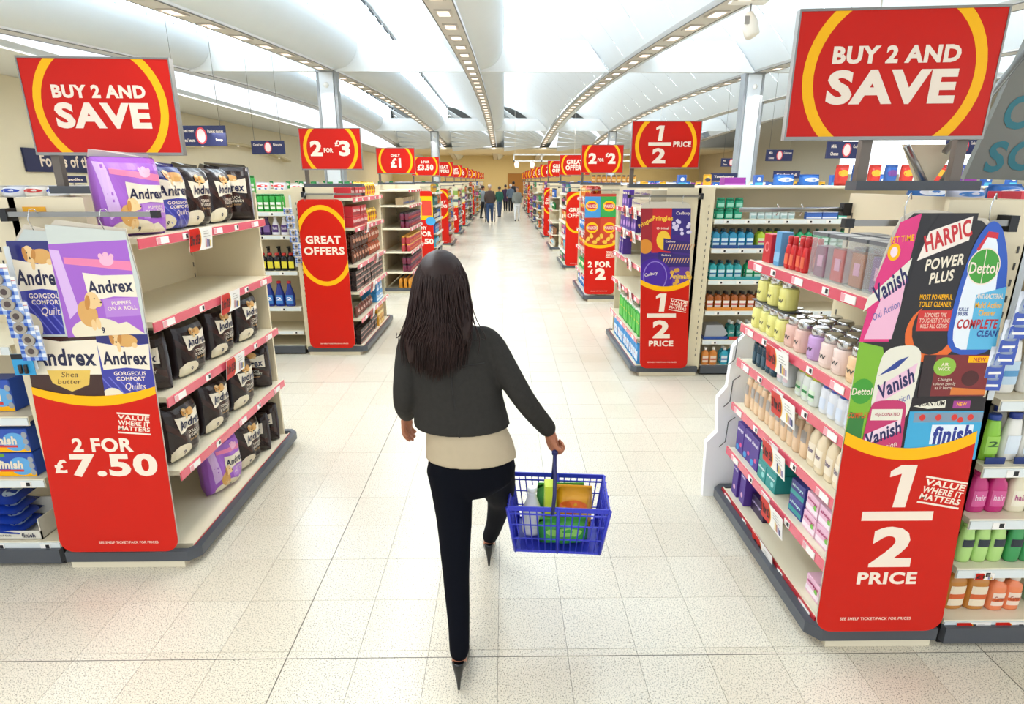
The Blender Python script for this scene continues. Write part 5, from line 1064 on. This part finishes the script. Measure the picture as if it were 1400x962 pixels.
bulk = [g_ for g_ in gen if 'carton' in g_[1] or 'bag' in g_[1]]
capst = obj('top_board', MB().m(SHELF).box(2.02, 4.9, 5.7, 6.7, 1.88, 1.90)); tagit(capst, 'cream top board of the mouthwash shelving', 'board')
for j, (y, z) in enumerate(((6.2, 1.9),)): toprow(3.5, 4.8, y, z, .17, [bulk[1], bulk[3]], 'on the mouthwash shelving top')
t_ = obj('top_board', MB().m(SHELF).box(1.92, 4.2, 2.56, 3.0, 1.84, 1.86)); tagit(t_, 'cream top board of the shampoo shelving', 'board')
toprow(2.03, 3.0, 2.85, 1.845, .19, [(pouch('wipes_pack', .17, .12, .085, '#3A78C8', None, '#FFF', '#E4ECF8'), 'blue wipes pack'), (pouch('wipes_pack', .17, .12, .07, '#D8DCE8', None, '#FFF', '#4A88D0'), 'white and blue wipes pack')], 'on the shampoo shelving top')
toprow(2.22, 3.0, 2.62, 1.86, .09, [(carton('red_carton', .085, .08, .045, '#B8222E', None), 'low red carton'), (carton('red_carton', .085, .08, .045, '#E0505A', None), 'light red carton')], 'in front on the shampoo shelving')
t_ = obj('top_board', MB().m(SHELF).box(-5.2, -2.36, 3.2, 4.05, 1.82, 1.85)); tagit(t_, 'cream top board behind the toilet roll unit', 'board')
toprow(-4.6, -2.4, 3.6, 1.85, .13, [(pouch('bread_bag', .15, .12, .07, '#E9E4DA', None, '#FFF', '#C8322B'), 'white bag with red mark'), (pouch('bread_bag', .15, .12, .07, '#E4E6EE', None, '#FFF', '#2A48B0'), 'white bag with blue mark')], 'behind the toilet roll unit')
# ------------------------------------------------------------------ navy hanging signs and wall sign
def navy(x, y, z, w, h, lines, label, yaw=0., disc=True):
    t = thing('hanging_sign', label, 'sign', (x, y, z), yaw); obj('panel', MB().m(NAVY).box(-w/2, w/2, 0, .04, 0, h), t); a = Art()
    for s, cx, cy, ww, hh in lines: a.text(s, cx*w, cy*h, ww*w, hh*h, TXT, 2, .02)
    if disc: d = Art(); d.ring(0, h*.5, h*.3, h*.42, h*.08, C('#D8434A'), 1, n=20); d.ell(0, h*.5, h*.22, h*.34, C('#F0D8D4'), 2); obj('round_emblem', d.mb(flat(-.001), .002), t)
    obj('lettering', a.mb(flat(-.001), .002), t)
    for k in (-.4, .4): obj('suspension_wire', MB().m(STEEL).tube([(k*w, .02, h), (k*w, .02, roofz(x+k*w*math.cos(yaw), y)-z+.03)], .006, 5), t)
    return t
navy(-6.4, 13, 2.66, 1.04, .40, [('Canned meat', -.29, .75, .3, .17), ('Baked beans', -.29, .28, .3, .17), ('Packet sauces', .3, .72, .32, .17), ('Soup', .36, .28, .14, .17)], 'navy hanging sign for canned meat and baked beans at left', -.05)
navy(-7.35, 19, 2.74, 1.04, .40, [('Cereal bars', -.29, .7, .3, .17), ('Biscuits', .3, .7, .26, .17)], 'smaller navy hanging sign partly behind the 2 for 3 sign', -.05)
w_ = thing('wall_sign', 'long navy foods of the world sign on the left wall', 'sign', (-13.79, 19.8, 2.2), PI/2)
obj('panel', MB().m(NAVY).box(-2.3, 2.6, -.06, 0, 0, .66), w_); a = Art(); a.text('Foods of the world', .0, .33, 3.5, .36, TXT, 2, .03); obj('lettering', a.mb(flat(-.061), .002), w_)
for k, (x, y, z) in enumerate(((10.3, 22.6, 2.66), (8.5, 15, 2.48), (11.3, 30, 2.62), (12.2, 16, 2.62))):
    navy(x, y, z, 1.04, .40, [('Milk', -.33, .72, .14, .2), ('Cheese', -.3, .28, .2, .2), ('Cooked meats', .3, .72, .3, .2)], 'navy hanging aisle sign, %s of those beyond the right units' % od(k), .08)
for k, (x, y, z, s, c) in enumerate(((6.3, 13.35, 2.0, 'Kitchen foil', '#1C2350'), (4.9, 13.35, 1.95, 'Toothpaste', '#1C2350'), (7.4, 9.58, 2.04, 'Dry cat food', '#3A4A9A'), (-9.2, 14.3, 1.9, 'World foods', '#1C2350'), (-10.2, 14.3, 1.9, 'Noodles', '#1C2350'), (-8.1, 14.3, 1.9, 'Cake mixes', '#1C2350'))):
    t = thing('shelf_edge_sign', 'small blue shelf sign reading %s' % s.lower(), 'sign', (x, y, z), 0.); obj('panel', MB().m(mat(c, .4)).box(-.3, .3, 0, .015, 0, .16), t); a = Art(); a.text(s, 0, .08, .45, .06, TXT, 2, .02); obj('lettering', a.mb(flat(-.001), .001), t); obj('stand', MB().m(STEEL).box(-.01, .01, 0, .01, -.2, 0), t)
t = thing('pharmacy_sign', 'white lit pharmacy sign far behind the right units', 'sign', (11.9, 17.1, 2.05)); obj('stand', MB().m(STEEL).box(-.4, -.37, .01, .04, -.33, 0), t); obj('panel', MB().m(mat('#EFF4F6', .3)).box(-.55, .55, 0, .05, 0, .3), t); a = Art(); a.text('Pharmacy', 0, .15, .8, .13, C('#2A7A8A'), 2, 0); obj('lettering', a.mb(flat(-.001), .001), t)
o = obj('back_lit_window', MB().m(mat('#F4F8FF', .4, emit=.9, name='bright_window')).box(13.2, 21, 23.6, 23.65, 2.2, 3.5)); tagit(o, 'bright white shop window far behind the large right sign', 'window')
t = thing('steel_cabinet', 'grey panel screen over the far left shelves', 'screen', (-6.1, 6.8, 1.84)); obj('screen', MB().m(C('#8F9193', .35)).box(-.3, .2, 0, .03, .12, .36), t); obj('stand', MB().m(STEEL).box(.15, .17, 0, .02, 0, .12), t)
# ------------------------------------------------------------------ white track lighting frame far down the hall
t = thing('track_lighting_frame', 'white lighting frame with lamps above the far right signs', 'lamp', (3.0, 35, 3.0)); fr = MB().m(WHITE)
for z in (0, .35): fr.box(-2.5, 6, -.05, .05, z, z+.09)
for x in (-2.5, -.9, 1, 3, 5.9): fr.box(x, x+.08, -.05, .05, 0, .4)
obj('frame', fr, t)
for x in (-2.4, 1.04, 5.9): obj('suspension_wire', MB().m(WHITE).tube([(x, 0, .4), (x, 0, roofz(3+x, 35)-3.0+.03)], .012, 5), t)
for x in (-2.3, -1.4, -.3, 1.4, 3.2, 5): obj('spot_lamp', MB().m(LAMP).lathe([(.1, -.3), (.14, -.12), (.08, 0)], 10, cx=x), t)
# ------------------------------------------------------------------ blanket of people
def remesh(B, vox, name, mats=None, smooth=6):
    me = B.mesh(name); o = bpy.data.objects.new(name, me); COL.objects.link(o)
    m = o.modifiers.new('r', 'REMESH'); m.mode = 'VOXEL'; m.voxel_size = vox; m.use_smooth_shade = True
    s = o.modifiers.new('s', 'SMOOTH'); s.iterations = smooth; s.factor = .5
    dg = bpy.context.evaluated_depsgraph_get(); ev = o.evaluated_get(dg); r = bpy.data.meshes.new_from_object(ev); bpy.data.objects.remove(o); bpy.data.meshes.remove(me)
    r.materials.clear(); r.materials.append(mats); r.polygons.foreach_set('use_smooth', [True]*len(r.polygons)); r.name = name; return r
def loft(B, rings, n=20):        # rings: (x, y, z, rx, ry)
    vs = []
    for (x, y, z, rx, ry) in rings:
        for i in range(n): a = 2*PI*i/n; vs.append((x+rx*math.cos(a), y+ry*math.sin(a), z))
    K = len(rings); o = len(B.v)
    B.add(vs, [(k*n+i, k*n+(i+1) % n, k*n+n+(i+1) % n, k*n+n+i) for k in range(K-1) for i in range(n)]+[tuple(range(n-1, -1, -1)), tuple(range((K-1)*n, K*n))], True); return B
def limb(B, pts, rad, n=12):     # smooth chain through points
    P = [Vector(p) for p in pts]; Q = []; R = []
    for k in range(len(P)-1):
        a = P[max(k-1, 0)]; b = P[k]; c = P[k+1]; d = P[min(k+2, len(P)-1)]
        for j in range(5):
            t = j/5; Q.append(.5*((2*b)+(c-a)*t+(2*a-5*b+4*c-d)*t*t+(3*b-a-3*c+d)*t**3)); R.append(rad[k]+(rad[k+1]-rad[k])*t)
    Q.append(P[-1]); R.append(rad[-1]); B.tube(Q, R, n); B.ball(Q[0], R[0], 10, 6); B.ball(Q[-1], R[-1], 10, 6); return B
SKIN = mat('#A8694A', .5, name='skin'); JKT = mat('#33312E', .85, name='charcoal_wool', noise=.15, scale=60, bump=.2); SHRT = mat('#B9A98E', .8, name='cream_knit', noise=.05, scale=30); TRS = mat('#070912', .8, name='navy_trousers'); HAIRM = mat('#26120D', .55, name='dark_brown_hair', noise=.6, scale=14); SHOE = mat('#0A0A0D', .25, name='black_leather')
for m_, v_ in ((JKT, .12), (TRS, .1), (SHRT, .15), (HAIRM, .35)): m_.node_tree.nodes['Principled BSDF'].inputs['Specular IOR Level'].default_value = v_
woman = thing('person', 'long haired woman walking away with a basket, dark jacket and trousers', 'person', (-.15, 2.15, 0))
O = Vector((-.15, 2.15, 0))
def sub(B): B.v = [(x-O.x, y-O.y, z-O.z) for x, y, z in B.v]; return B
# body: head, neck, hands, ankles in one surface under the clothes
bd = MB().m(SKIN); hx, hy, hz = -.25, 2.235, 1.575
bd.ball((hx, hy, hz), .078, 16, 12, 1, 1.18, 1.28); bd.ball((hx, hy+.03, hz-.05), .055, 14, 10, 1, 1.2, 1.1)
bd.tube([(hx, hy+.09, hz-.0), (hx, hy+.105, hz-.03), (hx, hy+.09, hz-.04)], [.008, .014, .01], 8)
for s in (-1, 1): bd.ball((hx+s*.078, hy+.0, hz-.005), .02, 8, 6, .4, 1, 1.5)
limb(bd, [(hx+.005, hy-.01, hz-.05), (-.235, 2.21, 1.44), (-.225, 2.2, 1.36)], [.05, .048, .065])
loft(bd, [(-.15, 2.165, .76, .12, .08), (-.15, 2.17, .86, .13, .085), (-.17, 2.18, 1.0, .12, .085), (-.19, 2.19, 1.15, .13, .09), (-.205, 2.195, 1.3, .15, .085), (-.215, 2.2, 1.38, .10, .06), (-.22, 2.2, 1.41, .05, .05)])
LSH, RSH = Vector((-.365, 2.2, 1.335)), Vector((-.06, 2.2, 1.335)); LE, LW = Vector((-.405, 2.16, 1.12)), Vector((-.43, 2.34, .975)); RE, RW = Vector((.075, 2.15, 1.11)), Vector((.185, 2.24, .935))
limb(bd, [LSH, LE, LW], [.045, .035, .024]); limb(bd, [RSH, RE, RW], [.045, .035, .024])
limb(bd, [(-.235, 2.15, .84), (-.205, 2.03, .50), (-.19, 1.87, .14)], [.06, .03, .026]); limb(bd, [(-.06, 2.17, .84), (-.035, 2.43, .50), (-.085, 2.63, .14)], [.06, .03, .026])
for (x, y) in ((-.19, 1.86), (-.09, 2.63)):
    limb(bd, [(x, y, .15), (x, y+.0, .10), (x, y+.08, .06), (x, y+.16, .03), (x, y+.2, .022)], [.028, .032, .03, .032, .022])
def hand(B, W, along, side, curl, hold=None):
    al = Vector(along).normalized(); sd = Vector(side).normalized(); nm = al.cross(sd).normalized()
    # palm
    limb(B, [W, W+al*.045, W+al*.08], [.021, .027, .024]); limb(B, [W+al*.03+sd*.016, W+al*.08+sd*.02], [.018, .014]); limb(B, [W+al*.03-sd*.016, W+al*.08-sd*.02], [.018, .014])
    for k, (o, L_) in enumerate(((-.030, .062), (-.010, .074), (.010, .070), (.029, .056))):
        p = W+al*.085+sd*o; pts = [p-al*.01]; a = curl*.35
        for j, f in enumerate((.42, .32, .26)):
            pts.append(pts[-1]+(al*math.cos(a)+nm*math.sin(a))*L_*f); a += curl
        limb(B, pts, [.0098, .0095, .0088, .0078], 8)
    p = W+al*.03-sd*.024; limb(B, [p, p-sd*.022+al*.025+nm*.01, p-sd*.018+al*.055+nm*.026], [.012, .0105, .0085], 8)
bh = MB().m(SKIN); 
hand(bh, LW+Vector((-.005, .01, -.01)), (-.1, .35, -.9), (.35, .9, .2), .45)
hand(bh, RW+Vector((.0, .0, -.0)), (.25, .1, -.95), (.0, 1, .1), 1.25)
body = link('body', remesh(sub(bd), .009, 'body', SKIN, 8), woman)
hm = remesh(sub(bh), .0035, 'hands', SKIN, 3)
bm = bmesh.new(); bm.from_mesh(body.data); bm.from_mesh(hm); bm.to_mesh(body.data); bm.free(); body.data.polygons.foreach_set('use_smooth', [True]*len(body.data.polygons))
# eyes, brows and lips on the far side of the head
fc = MB().m(WHITE)
for s in (-1, 1): fc.ball((hx+s*.03, hy+.082, hz+.005), .011, 8, 6)
fc.m(INK)
for s in (-1, 1): fc.ball((hx+s*.03, hy+.090, hz+.005), .006, 6, 5); fc.tube([(hx+s*.016, hy+.088, hz+.028), (hx+s*.044, hy+.080, hz+.03)], .003, 5)
fc.m(C('#8A3A3A')).tube([(hx-.022, hy+.088, hz-.062), (hx, hy+.096, hz-.06), (hx+.022, hy+.088, hz-.062)], .005, 6); obj('facial_features', sub(fc), woman)
# trousers
tr = MB().m(TRS)
loft(tr, [(-.16, 2.16, .70, .12, .09), (-.148, 2.165, .75, .178, .118), (-.145, 2.17, .82, .18, .120), (-.150, 2.17, .90, .165, .11), (-.158, 2.175, .95, .145, .098)])
limb(tr, [(-.232, 2.15, .80), (-.215, 2.09, .62), (-.205, 2.00, .42), (-.19, 1.90, .24), (-.188, 1.86, .15)], [.098, .076, .056, .044, .040], 14)
limb(tr, [(-.055, 2.18, .80), (-.035, 2.32, .62), (-.03, 2.44, .48), (-.055, 2.56, .28), (-.085, 2.63, .15)], [.098, .078, .060, .046, .040], 14)
link('trousers', remesh(sub(tr), .008, 'trousers', TRS, 6), woman)
shm = MB().m(SHRT); loft(shm, [(-.143, 2.17, .855, .19, .128), (-.15, 2.175, .92, .18, .125), (-.165, 2.18, 1.0, .158, .11), (-.18, 2.19, 1.1, .15, .1)], 28); link('cream_top', remesh(sub(shm), .008, 'cream_top', SHRT, 4), woman)
jk = MB().m(JKT); loft(jk, [(-.175, 2.185, .985, .195, .130), (-.18, 2.185, 1.0, .197, .131), (-.19, 2.19, 1.10, .182, .122), (-.205, 2.195, 1.22, .178, .118), (-.212, 2.2, 1.32, .172, .105), (-.215, 2.2, 1.37, .145, .085), (-.225, 2.205, 1.41, .085, .07), (-.232, 2.21, 1.435, .06, .06)], 28)
limb(jk, [(-.34, 2.2, 1.345), LSH+Vector((-.012, 0, -.03)), LE, LE+(LW-LE)*.93], [.058, .058, .047, .041], 14); limb(jk, [(-.09, 2.2, 1.345), RSH+Vector((.012, 0, -.03)), RE, RE+(RW-RE)*.93], [.058, .058, .046, .038], 14)
jo_ = link('jacket', remesh(sub(jk), .008, 'jacket', JKT, 5), woman)
sm = MB().m(mat('#2A2826', .9)); sm.tube([(-.205, 2.075, 1.36), (-.205, 2.073, 1.2), (-.19, 2.066, 1.05), (-.18, 2.053, .99)], .0025, 5); sm.tube([(-.34, 2.10, 1.28), (-.2, 2.078, 1.27), (-.08, 2.10, 1.28)], .0025, 5); obj('back_seam', sub(sm), jo_)
# hair: a cap and long strands falling down the back
hr = MB().m(HAIRM); hr.ball((hx, hy-.012, hz+.012), .092, 16, 12, 1.02, 1.15, 1.22)
limb(hr, [(hx, hy-.04, hz+.03), (hx-.01, hy-.085, 1.50), (hx-.012, hy-.10, 1.38), (-.27, 2.09, 1.28)], [.083, .074, .062, .02], 14)
limb(hr, [(hx-.05, hy-.02, hz), (hx-.075, hy-.06, 1.46), (-.345, 2.12, 1.36), (-.36, 2.1, 1.29)], [.05, .05, .04, .015], 10); limb(hr, [(hx+.05, hy-.02, hz), (hx+.08, hy-.06, 1.48), (-.16, 2.11, 1.40), (-.15, 2.1, 1.36)], [.05, .05, .035, .015], 10)
hair = link('hair', remesh(sub(hr), .010, 'hair', HAIRM, 5), woman)
st = MB().m(HAIRM); r2 = random.Random(3)
for k in range(620):
    a = PI*(1+.0)+r2.uniform(-.25, PI+.25); ph = r2.uniform(.15, 1.3)
    x0 = hx+.09*math.cos(a)*math.sin(ph); y0 = hy+.098*math.sin(a)*math.sin(ph)-.01; z0 = hz+.012+.108*math.cos(ph)
    sp = r2.gauss(0, 1); ex = hx-.02+(x0-hx)*1.25+sp*.026; ez = 1.27+abs(ex-hx+.02)*.35+r2.uniform(-.06, .09); ey = 2.075-.02*r2.random()+abs(ex-hx)*.12
    mx_ = (x0-hx)*1.35+hx; 
    pts = [(x0, y0, z0), (hx+(x0-hx)*1.25, hy+(y0-hy)*1.25-.015, z0-.05), (mx_+sp*.008, 2.068+5*(mx_-hx)**2+.014*r2.random(), 1.47+r2.uniform(-.02, .02)), (mx_*.5+ex*.5+sp*.014, 2.052+4*(mx_*.5+ex*.5-hx)**2+.016*r2.random(), 1.375), (ex, 2.05+3*(ex-hx)**2+.02*r2.random(), ez)]
    P = [Vector(p) for p in pts]; Q = []; R = []
    for kk in range(4):
        aa = P[max(kk-1, 0)]; b_ = P[kk]; c_ = P[kk+1]; d_ = P[min(kk+2, 4)]
        for j in range(4): t = j/4; Q.append(.5*((2*b_)+(c_-aa)*t+(2*aa-5*b_+4*c_-d_)*t*t+(3*b_-aa-3*c_+d_)*t**3)); R.append(.0036*(1-.16*kk-.04*j))
    Q.append(P[-1]); R.append(.0006); st.tube(Q, R, 4)
o = obj('hair_strands', sub(st), hair); o['kind'] = 'stuff'
# court shoes
for (x, y) in ((-.19, 1.86), (-.09, 2.63)):
    s = MB().m(SHOE); s.tube([(x, y-.03, .128), (x, y-.035, .10), (x, y-.04, .05), (x, y-.045, .0)], [.026, .022, .011, .006], 10)
    limb(s, [(x, y-.012, .105), (x, y+.02, .078), (x, y+.10, .034), (x, y+.16, .018), (x, y+.235, .010)], [.030, .031, .035, .033, .010], 12)
    me = remesh(sub(s), .005, 'shoe', SHOE, 3)
    bm = bmesh.new(); bm.from_mesh(me)
    for v in bm.verts: v.co.z = max(v.co.z, .0)
    bm.to_mesh(me); bm.free(); link('shoe', me, woman)
# ------------------------------------------------------------------ shopping basket
BC = (.232, 2.26, .405); BL_, BD_, BHh = .215, .15, .235
bk = thing('shopping_basket', 'blue plastic shopping basket of groceries in the woman\'s right hand', 'basket', BC, -.08)
BLUE = mat('#2A34B8', .35, name='basket_blue'); NB = mat('#161C58', .4, name='basket_handle_navy')
b = MB().m(BLUE); z0, z1 = 0, BHh
def wid(z): return 1-.16*(1-z/BHh)
for z, th in ((0, .012), (.07, .004), (.14, .004), (.195, .006), (BHh-.02, .02)):
    k = wid(z); a_, d_ = BL_*k, BD_*k
    b.box(-a_, a_, -d_-.003, -d_+.003, z, z+th).box(-a_, a_, d_-.003, d_+.003, z, z+th).box(-a_-.003, -a_+.003, -d_, d_, z, z+th).box(a_-.003, a_+.003, -d_, d_, z, z+th)
obj('basket_rims', b, bk); obj('basket_base', MB().m(BLUE).box(-BL_*.84, BL_*.84, -BD_*.84, BD_*.84, 0, .006), bk)
v = MB().m(BLUE)
for i in range(15):
    x = -1+2*i/14
    for s in (-1, 1): v.tube([(x*BL_*.84, s*BD_*.84, 0), (x*BL_, s*BD_, BHh-.005)], .003 if i % 7 else .008, 4)
for i in range(1, 10):
    y = -1+2*i/10
    for s in (-1, 1): v.tube([(s*BL_*.84, y*BD_*.84, 0), (s*BL_, y*BD_, BHh-.005)], .0035 if i % 4 else .007, 4)
obj('basket_slats', v, bk)
for s in (-1, 1):
    h_ = MB().m(NB); hx_, hz_ = -.02, RW.z-BC[2]-.09; x_ = RW.x+.028-BC[0]
    h_.tube([(x_*.2-.02, s*BD_, BHh-.03), (x_*.4-.01, s*BD_*1.0, BHh+.06), (x_*.9, s*BD_*.62, hz_-.07), (x_, s*.055-.01, hz_-.005), (x_, s*.006-.01, hz_)], .008, 8); obj('handle', h_, bk)
obj('handle_grip', MB().m(NB).tube([(RW.x+.028-BC[0], -.065, RW.z-BC[2]-.088), (RW.x+.028-BC[0], .045, RW.z-BC[2]-.088)], .013, 10), bk)
pz = BC[2]+.008
q = pouch('grocery_bag', .17, .09, .2, '#E3A01E', None, '#FFF', '#E8681E', blob2='#F0D23A'); q.place('yellow and orange grocery bag in the basket', (BC[0]+.07, BC[1]+.02, pz+.03), -.1)
q = pouch('grocery_bag', .22, .08, .12, '#3E9E3A', None, '#FFF', '#8FCC5A'); q.place('green grocery bag low in the basket', (BC[0]+.02, BC[1]-.06, pz), 0)
q = bottle('milk_bottle', .09, .09, .22, '#D9DADC', '#E8E8E8', '#C8CACE', None, '#FFF', 'jug', caph=.08); q.place('white milk bottle in the basket', (BC[0]-.115, BC[1]+.0, pz+.02), 0)
q = carton('grocery_carton', .05, .07, .22, '#C6D632', None, '#FFF', '#8FB52A'); q.place('lime green carton standing in the basket', (BC[0]-.035, BC[1]-.0, pz+.04), 0)
q = pouch('grocery_bag', .22, .09, .17, '#57B04A', None, '#FFF', '#E4F0D0'); q.place('leafy green bag at the back of the basket', (BC[0]+.02, BC[1]+.08, pz+.04), 0)
# ------------------------------------------------------------------ distant shoppers
def shopper(x, y, h, top, bot, hairc, label, yaw=0., coat=False, stride=.12, arms=.15, skin='#C08A68', shoe='#15151A'):
    t = thing('person', label, 'person', (x, y, 0), yaw); k = h/1.72
    def S_(B): B.v = [(a*k, b_*k, c*k) for a, b_, c in B.v]; return B
    B = MB().m(SKIN); B.ball((0, 0, 1.60), .085, 12, 8, .95, 1.1, 1.25); limb(B, [(0, 0, 1.52), (0, 0, 1.4)], [.05, .06]); loft(B, [(0, 0, .8, .14, .1), (0, 0, 1.0, .13, .09), (0, 0, 1.3, .16, .09), (0, 0, 1.4, .1, .07)])
    for s in (-1, 1):
        limb(B, [(s*.18, 0, 1.36), (s*.22, .02, 1.1), (s*.2, .02+arms, .93)], [.04, .035, .025]); limb(B, [(s*.2, .02+arms, .93), (s*.2, .05+arms, .86)], [.028, .02])
        for f in range(4): limb(B, [(s*.2-.02+.013*f, .05+arms, .88), (s*.2-.02+.013*f, .06+arms, .82)], [.01, .008], 6)
        limb(B, [(s*.09, 0, .85), (s*.09, s*stride*.5, .48), (s*.09, s*stride, .08)], [.08, .055, .035])
    m_ = mat(skin, .5); link('body', remesh(S_(B), .016, 'body', m_, 3), t)
    B = MB().m(m_); hem = .62 if coat else .88; loft(B, [(0, 0, hem, .19, .14), (0, 0, 1.0, .17, .125), (0, 0, 1.3, .195, .12), (0, 0, 1.4, .14, .09), (0, 0, 1.45, .07, .06)])
    for s in (-1, 1): limb(B, [(s*.16, 0, 1.37), (s*.225, .02, 1.1), (s*.2, .02+arms, .95)], [.062, .055, .042])
    link('coat' if coat else 'top', remesh(S_(B), .018, 'top', mat(top, .8), 3), t)
    B = MB().m(m_); loft(B, [(0, 0, .78, .17, .12), (0, 0, .95, .15, .11)])
    for s in (-1, 1): limb(B, [(s*.09, 0, .84), (s*.09, s*stride*.5, .48), (s*.09, s*stride, .09)], [.098, .072, .055])
    link('trousers', remesh(S_(B), .018, 'trousers', mat(bot, .8), 3), t)
    B = MB().m(mat(hairc, .6)); B.ball((0, -.02, 1.635), .09, 12, 8, 1, 1.12, 1.05); link('hair', S_(B).mesh('hair'), t)
    for s in (-1, 1):
        B = MB().m(mat(shoe, .5)); limb(B, [(s*.09, s*stride-.04, .04), (s*.09, s*stride+.14, .03)], [.042, .03]); link('shoe', S_(B).mesh('shoe'), t)
    return t
shopper(-.72, 28.6, 1.78, '#4A3A34', '#2E4468', '#B9A89A', 'man in brown jacket and blue jeans pushing a trolley down the walkway', 0)
shopper(-1.15, 32, 1.70, '#7F8A92', '#15161C', '#20140F', 'person in grey top and black trousers beside the left shelves', -1.1)
shopper(-.30, 33, 1.65, '#1F5A48', '#4A5A78', '#3A2A20', 'woman in dark green top and grey jeans beyond the trolley', .4)
shopper(.05, 40, 1.7, '#3A2440', '#16161C', '#241814', 'person in dark plum coat standing in the middle distance', .2, True)
shopper(.38, 39.0, 1.75, '#5A6878', '#15161A', '#D8D4CE', 'white haired person in blue grey jacket and black trousers', .1)
shopper(.62, 42, 1.9, '#1B1E26', '#1A1C22', '#1C1410', 'tall person in black jacket in the far distance', 0)
shopper(.62, 29.8, 1.66, '#7C8078', '#E9EAEA', '#6A4A38', 'woman in grey coat and white trousers walking toward the camera', PI)
tr = thing('shopping_trolley', 'dark shopping trolley pushed by the man in brown', 'trolley', (-.72, 29.25, 0)); G = MB().m(C('#3A3D42', .4)); 
for z in (.5, .65, .8, .95): G.box(-.27, .27, -.3, -.29, z, z+.015).box(-.22, .22, .4, .41, z, z+.015).box(-.27, -.26, -.3, .4, z, z+.015).box(.26, .27, -.3, .4, z, z+.015)
for k in range(8): G.box(-.27+.075*k, -.262+.075*k, -.3, -.29, .5, .96)
obj('cage', G, tr); obj('handle_bar', MB().m(C('#8A2A2A')).tube([(-.27, -.38, 1.02), (.27, -.38, 1.02)], .015, 8), tr)
f_ = MB().m(C('#6A6D72', .3, )); 
for s in (-1, 1): f_.tube([(s*.25, -.38, 1.02), (s*.25, -.28, .5), (s*.24, -.3, .1)], .014, 6).tube([(s*.24, -.3, .12), (s*.2, .4, .12), (s*.2, .38, .5)], .014, 6)
obj('frame', f_, tr)
for s in (-1, 1):
    for y in (-.3, .38): obj('wheel', MB().m(DARK).tube([(s*.23-.012, y, .06), (s*.23+.012, y, .06)], .06, 12), tr)
